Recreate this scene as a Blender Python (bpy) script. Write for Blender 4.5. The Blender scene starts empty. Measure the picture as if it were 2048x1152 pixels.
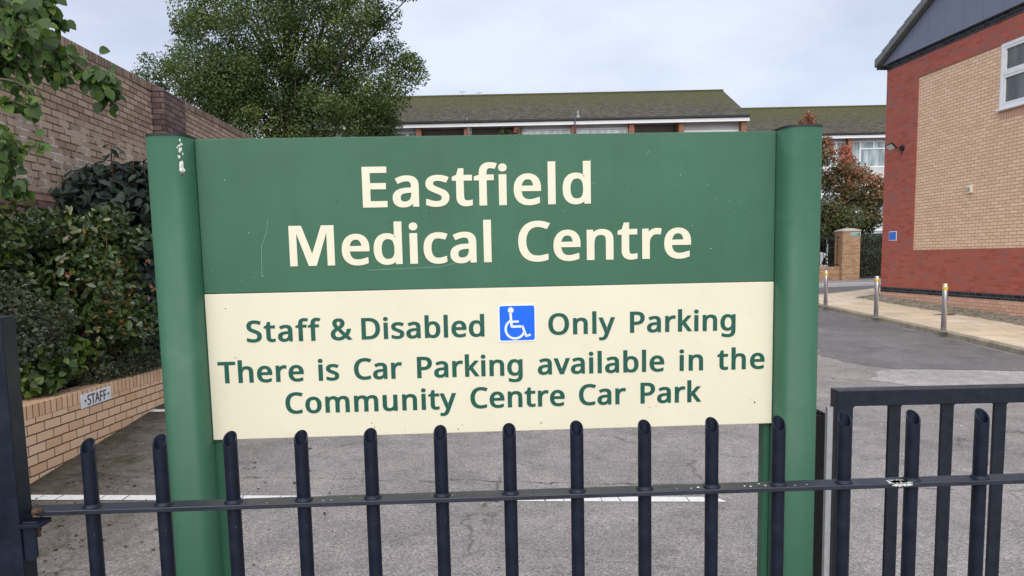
import bpy, bmesh, math, random
import numpy as np
from mathutils import Vector, Matrix
random.seed(7); rng = np.random.default_rng(11)
SC = bpy.context.scene
COL = SC.collection
R = math.radians

# ------------------------------------------------------------------ camera
F_PX, CX, CY, HOR = 1450.0, 1024.0, 665.0, 518.0      # focal length, principal point and horizon, in photo pixels
EYE = 1.886
PITCH = math.atan((CY-HOR)/F_PX); ROLL = R(-1.2)
CAMR = Matrix.Rotation(math.pi/2-PITCH, 3, 'X') @ Matrix.Rotation(ROLL, 3, 'Z')
cam = bpy.data.cameras.new('camera'); cam_o = bpy.data.objects.new('camera', cam); COL.objects.link(cam_o)
cam.sensor_width = 36.0; cam.lens = 36.0*F_PX/2048.0
cam.shift_y = (CY-576.0)/2048.0
cam.clip_start = 0.05; cam.clip_end = 2000
cam_o.matrix_world = Matrix.Translation((0, 0, EYE)) @ CAMR.to_4x4()
SC.camera = cam_o

# ------------------------------------------------------------------ sky, sun, exposure
SUN_EL, SUN_AZ = R(44), R(-176)      # azimuth measured from +Y towards +X: the light comes from behind the photographer's left shoulder
world = bpy.data.worlds.new('World'); SC.world = world; world.use_nodes = True
nt = world.node_tree; nt.nodes.clear()
def wn(t, **k):
    n = nt.nodes.new(t)
    for a, b in k.items(): setattr(n, a, b)
    return n
wo = wn('ShaderNodeOutputWorld'); bg = wn('ShaderNodeBackground'); bg.inputs['Strength'].default_value = 0.10
sky = wn('ShaderNodeTexSky', sky_type='NISHITA', sun_disc=False, sun_elevation=SUN_EL, sun_rotation=SUN_AZ)
tc = wn('ShaderNodeTexCoord'); mp = wn('ShaderNodeMapping'); mp.inputs['Scale'].default_value = (1.0, 1.0, 2.6)
no = wn('ShaderNodeTexNoise'); no.inputs['Scale'].default_value = 2.3; no.inputs['Detail'].default_value = 6; no.inputs['Roughness'].default_value = .52
rp = wn('ShaderNodeValToRGB'); rp.color_ramp.elements[0].position = .40; rp.color_ramp.elements[1].position = .62
rp.color_ramp.elements[0].color = (2.75, 2.97, 3.60, 1); rp.color_ramp.elements[1].color = (3.85, 4.08, 4.68, 1)
mx = wn('ShaderNodeMix', data_type='RGBA'); mx.inputs['Factor'].default_value = .86
for a, b in ((tc.outputs['Generated'], mp.inputs['Vector']), (mp.outputs['Vector'], no.inputs['Vector']), (no.outputs['Fac'], rp.inputs['Fac']),
             (sky.outputs['Color'], mx.inputs[6]), (rp.outputs['Color'], mx.inputs[7]), (mx.outputs[2], bg.inputs['Color']), (bg.outputs['Background'], wo.inputs['Surface'])):
    nt.links.new(a, b)
sun = bpy.data.lights.new('sun', 'SUN'); sun.energy = 1.5; sun.angle = R(75); sun.color = (1.0, .96, .89)
sun_o = bpy.data.objects.new('sun', sun); COL.objects.link(sun_o)
sd = Vector((math.sin(SUN_AZ)*math.cos(SUN_EL), math.cos(SUN_AZ)*math.cos(SUN_EL), math.sin(SUN_EL)))
sun_o.rotation_euler = sd.to_track_quat('Z', 'Y').to_euler()
SC.view_settings.view_transform = 'Standard'; SC.view_settings.look = 'None'
SC.view_settings.exposure = 1.15; SC.view_settings.gamma = 1

# ------------------------------------------------------------------ placing helpers: a photo pixel at a known distance or on the ground -> a point
def ray(px, py): return CAMR @ Vector(((px-CX)/F_PX, -(py-CY)/F_PX, -1.0))
def P(px, py, Y):
    d = ray(px, py); return Vector((0, 0, EYE)) + d*(Y/d.y)
def gz(x, y): return .04*min(max(y, 3), 24)-.0375*min(max(x, -6), 9)
def G(px, py):
    d = ray(px, py); lo, hi = .5, 400.
    for _ in range(50):
        m = (lo+hi)/2; q = Vector((0, 0, EYE))+d*(m/d.y)
        if q.z > gz(q.x, q.y): lo = m
        else: hi = m
    return q
WD = Vector((-.078, .997, 0)).normalized()         # the direction the three brick walls and the kerb run in
W_ANG = math.atan2(WD.y, WD.x)

# ------------------------------------------------------------------ objects
def empty(name, loc, rz=0, ry=0):
    o = bpy.data.objects.new(name, None); COL.objects.link(o); o.location = loc; o.rotation_euler = (0, ry, rz); o.empty_display_size = .2
    return o
def tag(o, label, cat, group=None):
    o['label'] = label; o['category'] = cat
    if group: o['group'] = group
    return o
class MB:
    def __init__(s): s.v = []; s.f = []; s.sm = []
    def add(s, vs, fs, smooth=False):
        b = len(s.v); s.v += [tuple(p) for p in vs]
        s.f += [tuple(i+b for i in q) for q in fs]; s.sm += [smooth]*len(fs); return s
    def box(s, x0, x1, y0, y1, z0, z1):
        return s.add([(x0,y0,z0),(x1,y0,z0),(x1,y1,z0),(x0,y1,z0),(x0,y0,z1),(x1,y0,z1),(x1,y1,z1),(x0,y1,z1)],
                     [(0,3,2,1),(4,5,6,7),(0,1,5,4),(1,2,6,5),(2,3,7,6),(3,0,4,7)])
    def quad(s, a, b, c, d): return s.add([a, b, c, d], [(0, 1, 2, 3)])
    def prism(s, pts, axis, a, b, smooth=False):       # 2-D outline extruded along an axis
        def m(p, t): return {'x': (t, p[0], p[1]), 'y': (p[0], t, p[1]), 'z': (p[0], p[1], t)}[axis]
        n = len(pts); base = len(s.v)
        s.add([m(p, a) for p in pts]+[m(p, b) for p in pts], [tuple(range(n))[::-1], tuple(range(n, 2*n))])
        s.f += [tuple(base+i for i in (k, (k+1) % n, n+(k+1) % n, n+k)) for k in range(n)]; s.sm += [smooth]*n
        return s
    def tube(s, path, rad, seg=8, cap=True, smooth=True):
        path = [Vector(p) for p in path]; n = len(path)
        if not hasattr(rad, '__len__'): rad = [rad]*n
        base = len(s.v); u = None
        for i, p in enumerate(path):
            t = (path[min(i+1, n-1)]-path[max(i-1, 0)]).normalized()
            if u is None:
                u = t.orthogonal().normalized()
            u = (u-t*u.dot(t)).normalized(); w = t.cross(u)
            for k in range(seg):
                a = 2*math.pi*k/seg; s.v.append(tuple(p+(u*math.cos(a)+w*math.sin(a))*rad[i]))
        for i in range(n-1):
            for k in range(seg):
                s.f.append((base+i*seg+k, base+i*seg+(k+1) % seg, base+(i+1)*seg+(k+1) % seg, base+(i+1)*seg+k)); s.sm.append(smooth)
        if cap:
            s.f.append(tuple(base+k for k in range(seg))[::-1]); s.f.append(tuple(base+(n-1)*seg+k for k in range(seg))); s.sm += [False, False]
        return s
    def lathe(s, prof, c=(0, 0, 0), seg=24, smooth=True, axis='z'):
        base = len(s.v); n = len(prof)
        for r, h in prof:
            for k in range(seg):
                a = 2*math.pi*k/seg; x, y = r*math.cos(a), r*math.sin(a)
                q = (x, y, h) if axis == 'z' else ((h, x, y) if axis == 'x' else (x, h, y))
                s.v.append((c[0]+q[0], c[1]+q[1], c[2]+q[2]))
        for i in range(n-1):
            for k in range(seg):
                s.f.append((base+i*seg+k, base+i*seg+(k+1) % seg, base+(i+1)*seg+(k+1) % seg, base+(i+1)*seg+k)); s.sm.append(smooth)
        s.f.append(tuple(base+k for k in range(seg))[::-1]); s.f.append(tuple(base+(n-1)*seg+k for k in range(seg))); s.sm += [False, False]
        return s
    def build(s, name, mat, parent=None, bevel=0, kind=None, weld=True):
        me = bpy.data.meshes.new(name); me.from_pydata(s.v, [], s.f)
        me.polygons.foreach_set('use_smooth', s.sm)
        bm = bmesh.new(); bm.from_mesh(me); bmesh.ops.recalc_face_normals(bm, faces=bm.faces); bm.to_mesh(me); bm.free()
        o = bpy.data.objects.new(name, me); COL.objects.link(o)
        if mat: me.materials.append(mat)
        if parent: o.parent = parent
        if kind: o['kind'] = kind
        if bevel:
            md = o.modifiers.new('bevel', 'BEVEL'); md.width = bevel; md.segments = 2; md.limit_method = 'ANGLE'; md.angle_limit = R(40)
        return o
def copy_tree(o, parent=None):
    c = o.copy(); COL.objects.link(c)
    if parent: c.parent = parent
    for ch in list(o.children): copy_tree(ch, c)
    return c

# ------------------------------------------------------------------ materials
class Mat:
    def __init__(s, name, rough=.6, spec=.4, metal=0):
        s.m = bpy.data.materials.new(name); s.m.use_nodes = True; s.t = s.m.node_tree
        s.b = s.t.nodes['Principled BSDF']; s.out = s.t.nodes['Material Output']
        s.b.inputs['Roughness'].default_value = rough; s.b.inputs['Specular IOR Level'].default_value = spec; s.b.inputs['Metallic'].default_value = metal
    def n(s, t, inp={}, **k):
        nd = s.t.nodes.new(t)
        for a, b in k.items(): setattr(nd, a, b)
        for a, b in inp.items(): s.put(nd.inputs[a], b)
        return nd
    def put(s, sock, v):
        if isinstance(v, bpy.types.NodeSocket): s.t.links.new(v, sock)
        else:
            if hasattr(sock.default_value, '__len__') and hasattr(v, '__len__') and len(v) == 3 and len(sock.default_value) == 4: v = (*v, 1)
            sock.default_value = v
    def co(s, scale=(1, 1, 1), which='Object', loc=(0, 0, 0)):
        t = s.n('ShaderNodeTexCoord'); m = s.n('ShaderNodeMapping', {'Vector': t.outputs[which], 'Scale': scale, 'Location': loc}); return m.outputs[0]
    def noise(s, scale, detail=4, rough=.55, vec=None, dist=0):
        v = vec if vec is not None else s.co()
        return s.n('ShaderNodeTexNoise', {'Vector': v, 'Scale': scale, 'Detail': detail, 'Roughness': rough, 'Distortion': dist}).outputs['Fac']
    def ramp(s, fac, *stops, interp='LINEAR'):
        r = s.n('ShaderNodeValToRGB', {'Fac': fac}); cr = r.color_ramp; cr.interpolation = interp
        while len(cr.elements) < len(stops): cr.elements.new(.5)
        for e, (p, c) in zip(cr.elements, stops):
            e.position = p; e.color = (*c, 1) if hasattr(c, '__len__') else (c, c, c, 1)
        return r.outputs['Color']
    def mix(s, fac, a, b, mode='MIX'):
        m = s.n('ShaderNodeMix', {0: fac, 6: a, 7: b}, data_type='RGBA', blend_type=mode); return m.outputs[2]
    def math(s, op, a, b=0, c=0): return s.n('ShaderNodeMath', {0: a, 1: b, 2: c}, operation=op).outputs[0]
    def col(s, c): s.put(s.b.inputs['Base Color'], c); return s
    def rough(s, r): s.put(s.b.inputs['Roughness'], r); return s
    def bump(s, h, strength=.3, dist=.01):
        bp = s.n('ShaderNodeBump', {'Height': h, 'Strength': strength, 'Distance': dist}); s.t.links.new(bp.outputs[0], s.b.inputs['Normal']); return s

def paint(name, c, rough=.45, var=.12, scale=9, spec=.4, metal=0, bump=0, dirt=None):
    m = Mat(name, rough, spec, metal)
    n = m.noise(scale, 5, .6)
    a = tuple(x*(1-var) for x in c); b = tuple(x*(1+var) for x in c)
    k = m.ramp(n, (.3, a), (.7, b))
    if dirt:
        k = m.mix(m.ramp(m.noise(scale*3.1, 6, .65), (.56, 0), (.74, .7)), k, dirt)
    m.col(k); m.rough(m.ramp(m.noise(scale*2.3, 4), (.3, max(0, rough-.08)), (.7, min(1, rough+.12))))
    if bump: m.bump(m.noise(scale*14, 3), bump, .002)
    return m.m

def brick(name, cols, mortar, bw=.225, rh=.075, ms=.010, offset=.5, bump=.6, soot=None, soot_rng=(.5, .72), grain=.18, pale=None, xoff=0, zoff=0, msoft=.15, patch=0, pale_rng=(.6, .68)):
    m = Mat(name, .9, .2)
    t = m.n('ShaderNodeTexCoord'); sp = m.n('ShaderNodeSeparateXYZ', {0: t.outputs['Object']})
    # whichever of the object's x and y runs along the face; slight waviness so that joints are not ruled lines
    wob = m.n('ShaderNodeTexNoise', {'Vector': t.outputs['Object'], 'Scale': 9.0, 'Detail': 2})
    wob = m.math('MULTIPLY_ADD', wob.outputs['Fac'], .008, -.004)
    u = m.math('ADD', m.math('ADD', sp.outputs[0], sp.outputs[1]), m.math('ADD', wob, xoff))
    w = m.math('ADD', sp.outputs[2], m.math('ADD', wob, zoff))
    v = m.n('ShaderNodeCombineXYZ', {0: u, 1: w}).outputs[0]
    bt = m.n('ShaderNodeTexBrick', {'Vector': v, 'Scale': 1.0, 'Color1': (0, 0, 0), 'Color2': (1, 1, 1), 'Mortar': (.5, .5, .5), 'Mortar Size': ms/2, 'Mortar Smooth': msoft, 'Bias': 0.0,
                                    'Brick Width': bw, 'Row Height': rh}, offset=offset, squash=1.0)
    val = bt.outputs['Color']
    if patch:          # big soft patches shift which brick tints are common
        pn = m.noise(1.3, 4, .6)
        val = m.math('ADD', bt.outputs['Color'], m.math('MULTIPLY_ADD', pn, patch*2, -patch))
    n = len(cols)
    c = m.ramp(val, *[((i+.02)/max(1, n-1)*.96, k) for i, k in enumerate(cols)])
    g = m.noise(70, 5, .7)
    c = m.mix(grain, c, m.ramp(g, (.3, (.02, .02, .02)), (.7, (.9, .85, .8))), 'OVERLAY')
    mo = m.ramp(m.noise(5, 5, .6), (.3, tuple(x*.75 for x in mortar)), (.7, tuple(min(1, x*1.2) for x in mortar)))
    if pale:           # lime bloom left on some of the joints
        pz = m.ramp(sp.outputs[2], (0, 0), (1, 0)) if False else m.n('ShaderNodeMapRange', {'Value': sp.outputs[2], 'From Min': pale[0], 'From Max': pale[1]}).outputs[0]
        band = m.math('MULTIPLY', pz, m.math('SUBTRACT', 1.0, m.n('ShaderNodeMapRange', {'Value': sp.outputs[2], 'From Min': pale[2], 'From Max': pale[3]}).outputs[0]))
        pk = m.math('MULTIPLY', band, m.ramp(m.noise(3.2, 5, .7), (pale_rng[0]-.1, 0), (pale_rng[1]-.1, 1)))
        mo = m.mix(pk, mo, (.62, .58, .52))
        c = m.mix(m.math('MULTIPLY', pk, .25), c, (.5, .45, .4))
    c = m.mix(bt.outputs['Fac'], c, mo)
    if soot is not None:
        c = m.mix(m.ramp(m.noise(1.1, 6, .62, dist=.6), (soot_rng[0], 0), (soot_rng[1], .75)), c, soot)
    m.col(c)
    h = m.math('ADD', m.math('MULTIPLY', m.math('SUBTRACT', 1.0, bt.outputs['Fac']), 1.0), m.math('MULTIPLY', g, .25))
    m.bump(h, bump, .008)
    return m.m

def leaf_mat(name, stops, rough=.42, trans=.25, spec=.45, tcol=None, gain=1.6):
    m = Mat(name, rough, spec)
    a = m.n('ShaderNodeAttribute', attribute_name='tint')
    big = m.noise(.9, 3)
    f = m.math('ADD', m.math('MULTIPLY', a.outputs['Fac'], .8), m.math('MULTIPLY_ADD', big, .9, -.35))
    c = m.ramp(f, *[(p, tuple(x*gain for x in q)) for p, q in stops]); m.col(c)
    tr = m.n('ShaderNodeBsdfTranslucent', {'Color': m.mix(1.0, c, (1.5, 1.6, .7) if tcol is None else tcol, 'MULTIPLY')})
    ms = m.n('ShaderNodeMixShader', {0: trans, 1: m.b.outputs[0], 2: tr.outputs[0]})
    m.t.links.new(ms.outputs[0], m.out.inputs['Surface'])
    return m.m

# ------------------------------------------------------------------ foliage: real leaf-sized faces, oriented and tinted one by one
LEAF6 = (np.array([(0, 0, 0), (.30, .30, .05), (.28, .70, .04), (0, 1, -.06), (-.28, .70, .04), (-.30, .30, .05), (0, .5, -.02)], float),
         [(0, 1, 2, 6), (6, 2, 3), (0, 6, 4, 5), (6, 3, 4)])
LEAF4 = (np.array([(0, 0, 0), (.34, .5, .06), (0, 1, -.05), (-.34, .5, .06)], float), [(0, 1, 2, 3)])
LEAFO = (np.array([(0, 0, 0), (.30, .10, .05), (.42, .36, .08), (.30, .70, .04), (0, 1, -.08), (-.30, .70, .04), (-.42, .36, .08), (-.30, .10, .05), (0, .4, -.03)], float),
         [(0, 1, 2, 8), (8, 2, 3), (8, 3, 4), (8, 4, 5), (8, 5, 6), (0, 8, 6, 7)])
def foliage(name, mat, parent, pos, tip, up, size, tmpl=LEAF4, tint=None, jitter=.25, kind=None, narrow=1.0, label=None):
    pos = np.asarray(pos, float); n = len(pos)
    tip = np.asarray(tip, float)+rng.normal(0, jitter, (n, 3)); tip /= np.linalg.norm(tip, axis=1)[:, None]+1e-9
    up = np.asarray(up, float)+rng.normal(0, jitter, (n, 3))
    xs = np.cross(tip, up); xs /= np.linalg.norm(xs, axis=1)[:, None]+1e-9
    zs = np.cross(xs, tip)
    tv, tf = tmpl; k = len(tv)
    sz = size*np.clip(rng.normal(1, .22, n), .5, 1.6)
    V = pos[:, None, :]+sz[:, None, None]*(tv[None, :, 0:1]*narrow*xs[:, None, :]+tv[None, :, 1:2]*tip[:, None, :]+tv[None, :, 2:3]*zs[:, None, :])
    V = V.reshape(-1, 3)
    lt = np.concatenate([np.array(f) for f in tf]); ll = np.array([len(f) for f in tf])
    loops = (np.arange(n)[:, None]*k+lt[None, :]).ravel(); tot = np.tile(ll, n); start = np.concatenate([[0], np.cumsum(tot)[:-1]])
    me = bpy.data.meshes.new(name)
    me.vertices.add(len(V)); me.vertices.foreach_set('co', V.ravel())
    me.loops.add(len(loops)); me.loops.foreach_set('vertex_index', loops.astype(np.int32))
    me.polygons.add(len(tot)); me.polygons.foreach_set('loop_start', start.astype(np.int32))
    me.polygons.foreach_set('use_smooth', np.ones(len(tot), bool))
    me.update(calc_edges=True)
    if tint is None: tint = rng.random(n)
    at = me.attributes.new('tint', 'FLOAT', 'FACE'); at.data.foreach_set('value', np.repeat(tint, len(tf)).astype(np.float32))
    me.materials.append(mat)
    o = bpy.data.objects.new(name, me); COL.objects.link(o)
    if parent: o.parent = parent
    if kind: o['kind'] = kind
    return o
def unit(a): return a/(np.linalg.norm(a, axis=-1, keepdims=True)+1e-9)
def blob_leaves(blobs, n, shell=.55, droop=.0, outward=1.0):
    """blobs: (cx,cy,cz,rx,ry,rz); leaf positions, tips and normals over the outer part of each"""
    blobs = np.array(blobs, float); wts = blobs[:, 3]*blobs[:, 5]+blobs[:, 3]*blobs[:, 4]; idx = rng.choice(len(blobs), n, p=wts/wts.sum())
    d = unit(rng.normal(0, 1, (n, 3))); r = shell+(1.06-shell)*rng.random(n)**.6
    b = blobs[idx]; pos = b[:, :3]+d*r[:, None]*b[:, 3:6]
    tang = unit(np.cross(d, rng.normal(0, 1, (n, 3))))
    tip = unit(tang+d*.5*outward+np.array([0, 0, -droop])); up = unit(d+np.array([0, 0, .45]))
    blob_leaves.idx = idx
    return pos, tip, up

GLYPHS = ('&|1025|426,1015,474,1013,517,1004,555,989,603,958,639,916,661,863,668,800,662,744,643,694,611,650,570,610,522,573,468,538,738,277,771,324,798,377,836,500,961,500,945,442,926,386,90'
    '5,333,880,284,851,239,818,199,1022,0,856,0,734,118,689,81,640,49,587,23,529,3,486,-7,440,-12,389,-14,328,-11,272,0,222,18,178,42,142,73,113,111,91,155,79,205,74,261,77,306,86,347,1'
    '00,384,132,433,175,476,210,503,248,529,290,555,232,625,207,663,186,704,173,748,168,797,176,861,199,915,237,958,288,989,329,1004,375,1013|364,478,278,418,246,386,223,352,208,312,203'
    ',265,209,217,226,176,255,141,293,116,340,100,394,95,451,99,502,108,548,125,588,146,624,169,655,195|422,915,368,907,326,884,298,847,289,798,295,750,315,705,348,660,392,611,442,642,4'
    '81,672,511,701,537,747,546,800,538,846,513,882,473,907;A|895|763,0,643,310,246,310,127,0,0,0,391,1004,504,1004,894,0|493,724,479,765,460,826,445,874,431,817,415,765,402,724,289,422'
    ',605,422;C|885|564,903,513,900,465,891,420,876,379,855,343,828,311,796,283,759,261,716,242,669,229,617,221,560,218,500,221,440,228,385,240,333,257,286,287,230,325,183,372,146,412,1'
    '24,458,109,508,100,563,97,606,98,648,102,688,108,803,136,803,27,746,8,687,-4,645,-10,597,-13,545,-14,486,-11,431,-4,380,9,333,26,290,49,242,84,200,125,165,173,137,228,118,276,104,3'
    '28,94,382,87,440,85,501,87,557,93,610,103,661,117,709,135,754,156,796,181,835,209,871,242,903,277,932,317,956,360,977,406,993,456,1005,509,1012,566,1014,617,1012,666,1007,714,999,7'
    '60,987,803,972,842,955,791,849,688,887,649,896,608,901;D|1022|937,510,934,445,927,384,915,328,897,276,875,228,848,185,816,146,780,112,740,83,696,57,648,37,595,21,539,9,479,2,415,0,'
    '136,0,136,1000,444,1000,503,998,558,991,611,980,660,964,706,944,758,913,804,875,843,830,877,779,898,734,915,684,927,630,935,572|804,506,801,569,793,627,779,678,760,724,726,776,683,'
    '818,631,851,586,869,537,882,484,890,426,892,262,892,262,108,398,108,475,112,544,124,605,144,658,172,702,208,739,252,767,304,788,363,800,431;E|779|695,0,136,0,136,1000,695,1000,695,'
    '889,262,889,262,577,669,577,669,468,262,468,262,111,695,111;F|727|262,0,136,0,136,1000,695,1000,695,889,262,889,262,535,668,535,668,424,262,424;M|1270|577,0,248,877,242,877,247,805'
    ',251,711,252,606,252,0,136,0,136,1000,322,1000,630,181,636,181,950,1000,1134,1000,1134,0,1010,0,1010,615,1011,712,1015,803,1020,875,1014,875,681,0;O|1094|1008,501,1007,445,1001,391'
    ',992,339,979,291,962,245,942,203,919,163,891,127,850,85,802,50,747,22,702,6,654,-5,603,-12,548,-14,491,-12,438,-5,388,7,343,23,289,51,240,86,199,128,172,164,149,203,129,245,113,291'
    ',101,340,92,392,87,446,85,503,87,563,94,620,104,674,118,724,136,772,164,826,199,874,241,916,289,951,333,974,380,992,432,1005,488,1013,549,1015,607,1013,661,1005,712,992,758,975,801'
    ',952,849,917,891,875,927,827,956,772,975,725,989,674,1000,619,1006,562|218,501,221,441,227,384,238,332,254,284,281,228,317,182,362,144,401,123,445,107,494,98,548,95,602,98,651,107,'
    '695,123,733,144,777,182,813,228,840,284,856,332,867,384,873,441,875,501,872,574,863,640,847,699,825,751,797,798,762,836,720,866,670,888,613,900,549,905,495,902,446,893,401,878,362,'
    '856,317,820,281,773,254,718,238,670,227,619,221,562;P|847|401,1000,475,997,540,988,598,972,646,951,686,923,725,881,754,830,770,772,776,706,771,645,756,588,729,534,689,486,655,458,6'
    '14,435,566,415,525,404,480,396,431,391,377,389,262,389,262,0,136,0,136,1000|389,892,262,892,262,497,363,497,423,499,475,506,521,518,576,544,615,583,638,634,646,700,639,759,618,807,'
    '584,845,549,865,505,880,451,889;S|769|703,268,698,211,684,160,660,116,627,77,585,45,536,20,494,5,448,-6,399,-12,346,-14,239,-8,146,8,71,34,71,154,108,140,150,126,197,113,247,103,29'
    '9,97,352,95,398,97,440,104,476,115,520,139,552,171,571,210,577,256,572,301,556,339,527,371,484,401,445,421,398,441,342,462,229,513,185,543,148,576,120,613,100,655,88,704,84,759,89,'
    '810,102,855,125,896,155,931,193,960,237,983,288,1000,343,1011,403,1014,457,1012,507,1007,555,999,599,987,641,974,679,958,640,850,527,888,486,897,444,902,401,903,343,899,296,885,259'
    ',863,232,834,217,798,211,758,217,711,232,674,260,642,301,613,337,595,379,576,430,556,486,534,535,511,579,487,616,460,647,431,672,398,689,360,700,317;T|779|452,0,326,0,326,889,14,88'
    '9,14,1000,763,1000,763,889,452,889;a|786|403,763,468,760,523,748,569,729,606,703,635,669,656,625,668,573,672,511,672,0,583,0,559,106,553,106,520,69,487,39,450,15,408,-1,359,-11,301'
    ',-14,258,-11,217,-3,180,10,132,40,95,83,78,119,68,161,64,209,70,262,86,308,114,348,153,382,192,404,238,422,293,435,355,444,424,448,552,452,552,497,547,553,534,597,511,627,462,655,3'
    '96,664,339,659,284,646,185,606,147,699,182,716,221,731,263,744,309,755,355,761|440,363,375,358,321,349,278,335,246,318,216,288,198,251,192,207,202,153,230,115,274,93,329,85,389,91,'
    '442,109,487,138,522,179,543,233,550,300,550,367;b|861|242,805,240,716,235,651,242,651,280,695,331,731,371,749,420,760,475,763,529,759,578,748,623,728,663,701,700,666,730,623,754,57'
    '3,771,515,781,449,784,375,782,314,775,257,763,206,746,160,717,107,680,63,637,29,588,5,534,-9,475,-14,420,-10,371,0,331,18,280,54,242,95,232,95,207,0,119,0,119,1064,242,1064|454,661'
    ',404,658,362,648,328,631,288,593,262,539,251,493,244,440,242,380,242,374,245,309,254,252,268,203,288,162,315,130,353,107,400,93,457,88,518,96,568,121,607,162,629,204,644,253,654,31'
    '1,657,377,654,443,644,501,629,550,607,590,568,629,517,653;c|672|420,-14,356,-9,297,4,243,27,195,59,154,101,121,153,102,198,88,250,80,308,77,371,80,437,89,497,103,550,123,597,158,64'
    '9,200,692,249,724,290,742,333,755,380,762,429,765,485,762,539,753,588,740,626,724,588,622,510,646,426,657,378,653,337,643,301,625,258,585,228,529,215,484,207,432,204,373,207,316,21'
    '5,265,228,220,258,165,300,125,334,107,374,96,419,92,477,96,527,105,613,136,613,27,574,9,530,-4,480,-11;d|861|385,-14,319,-8,259,10,207,41,161,83,131,126,107,177,90,235,80,300,77,37'
    '4,80,447,91,513,108,572,131,623,162,666,198,702,238,729,283,749,333,761,387,765,442,761,489,750,529,733,564,710,594,683,619,654,627,654,623,708,619,765,619,1064,742,1064,742,0,643,'
    '0,625,101,619,101,594,70,564,43,529,19,488,1,440,-10|405,88,476,95,532,117,572,153,593,190,608,235,617,288,620,350,620,373,618,439,609,496,594,546,574,588,546,620,508,644,461,658,4'
    '03,662,343,654,293,627,254,583,232,540,217,491,208,434,204,371,208,308,217,252,232,203,254,162,293,121,343,96;e|790|409,765,470,760,526,746,575,723,618,691,653,651,681,604,702,551,'
    '714,491,718,426,718,352,204,352,210,292,222,239,242,195,270,158,304,128,344,108,391,95,444,91,490,93,532,97,571,104,685,143,685,35,628,13,571,-2,532,-9,487,-13,438,-14,387,-11,338,'
    '-3,292,10,250,29,199,63,157,106,123,159,103,204,88,255,80,310,77,370,80,429,87,484,100,535,118,581,150,636,188,681,235,717,287,744,345,759|408,664,353,658,306,639,268,607,239,564,2'
    '18,512,207,450,590,450,585,510,570,562,545,604,511,637,465,657;f|482|465,655,276,655,276,0,153,0,153,655,21,655,21,713,153,755,153,798,156,859,165,911,181,955,217,1007,265,1043,304'
    ',1059,347,1068,396,1071,478,1064,542,1046,510,950,458,964,398,971,344,960,306,929,289,897,279,853,276,800,276,751,465,751;g|861|385,765,433,762,478,752,519,737,557,715,590,686,620,'
    '651,627,651,644,751,742,751,742,-13,738,-80,726,-139,706,-191,677,-235,641,-271,595,-300,556,-316,511,-327,461,-334,406,-336,353,-335,304,-331,257,-324,213,-315,173,-303,136,-289,1'
    '36,-175,173,-192,215,-207,261,-218,309,-227,360,-232,413,-234,473,-228,524,-209,565,-177,596,-135,614,-83,620,-22,620,7,622,55,625,99,619,99,591,64,558,36,522,14,481,-2,436,-11,387'
    ',-14,331,-10,280,2,235,23,194,51,159,88,129,132,107,183,90,240,80,304,77,374,80,443,90,506,107,563,129,614,159,659,194,697,234,727,280,748,330,760|402,661,344,653,295,627,256,586,2'
    '28,529,215,483,207,431,204,373,208,307,217,250,233,201,256,160,295,120,345,95,405,87,458,91,503,102,540,120,570,148,593,184,609,228,619,282,622,345,622,374,619,438,612,493,599,539,'
    '569,594,527,632,491,648,449,658;h|866|242,752,240,697,235,647,244,647,271,683,304,711,342,734,385,750,431,760,478,763,535,760,586,751,630,735,667,712,697,682,721,646,738,601,749,54'
    '9,752,489,752,0,630,0,630,480,626,536,612,581,590,616,557,641,515,656,462,661,410,658,366,647,331,630,290,591,263,537,251,493,245,444,242,388,242,0,119,0,119,1064,242,1064;i|361|24'
    '2,751,242,0,119,0,119,751|182,1032,209,1027,232,1013,248,989,254,954,248,919,232,895,209,880,182,875,154,880,130,895,114,919,109,954,114,989,130,1013,154,1027;k|748|241,508,239,450'
    ',235,387,241,387,266,419,300,461,331,497,570,751,714,751,410,430,735,0,587,0,326,350,241,276,241,0,119,0,119,1064,241,1064;l|361|242,0,119,0,119,1064,242,1064;m|1310|943,765,1002,7'
    '61,1054,748,1098,728,1133,700,1161,662,1180,614,1192,557,1196,489,1196,0,1074,0,1074,483,1070,537,1058,582,1037,616,1008,641,969,656,922,661,856,654,804,633,765,598,745,563,730,521'
    ',721,471,718,415,718,0,597,0,597,483,592,537,580,582,559,617,529,641,491,656,443,661,396,658,356,647,324,630,286,591,261,538,251,495,244,445,242,389,242,0,119,0,119,751,218,751,237'
    ',648,244,648,270,684,302,714,338,736,378,752,421,762,465,765,520,761,568,751,610,734,645,710,673,678,695,639,702,639,730,678,764,710,805,734,849,751,895,761;n|866|480,765,544,761,5'
    '98,748,645,728,683,700,713,662,735,614,748,557,752,489,752,0,630,0,630,480,626,536,612,581,590,616,557,641,515,656,462,661,405,657,357,644,319,622,290,591,269,552,254,506,245,451,2'
    '42,389,242,0,119,0,119,751,218,751,237,648,244,648,272,684,306,714,345,736,388,752,433,762;o|847|772,377,769,317,761,261,747,211,729,165,705,124,677,88,645,57,608,32,567,12,521,-2,'
    '473,-11,422,-14,373,-11,328,-2,284,12,244,32,208,57,175,88,147,124,122,165,103,211,89,261,80,317,77,377,80,437,88,492,101,542,119,588,151,640,191,684,239,719,281,739,325,753,374,76'
    '2,426,765,475,762,522,753,565,739,606,719,654,684,694,640,728,588,747,542,761,492,769,437|204,377,207,320,215,269,228,223,246,183,270,150,300,123,335,104,377,92,424,88,472,92,513,1'
    '04,549,123,579,150,603,183,621,223,634,269,642,320,644,377,642,434,634,484,620,529,591,585,548,627,513,646,471,657,423,661,353,653,298,627,256,585,234,544,217,495,208,440;r|578|469'
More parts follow.
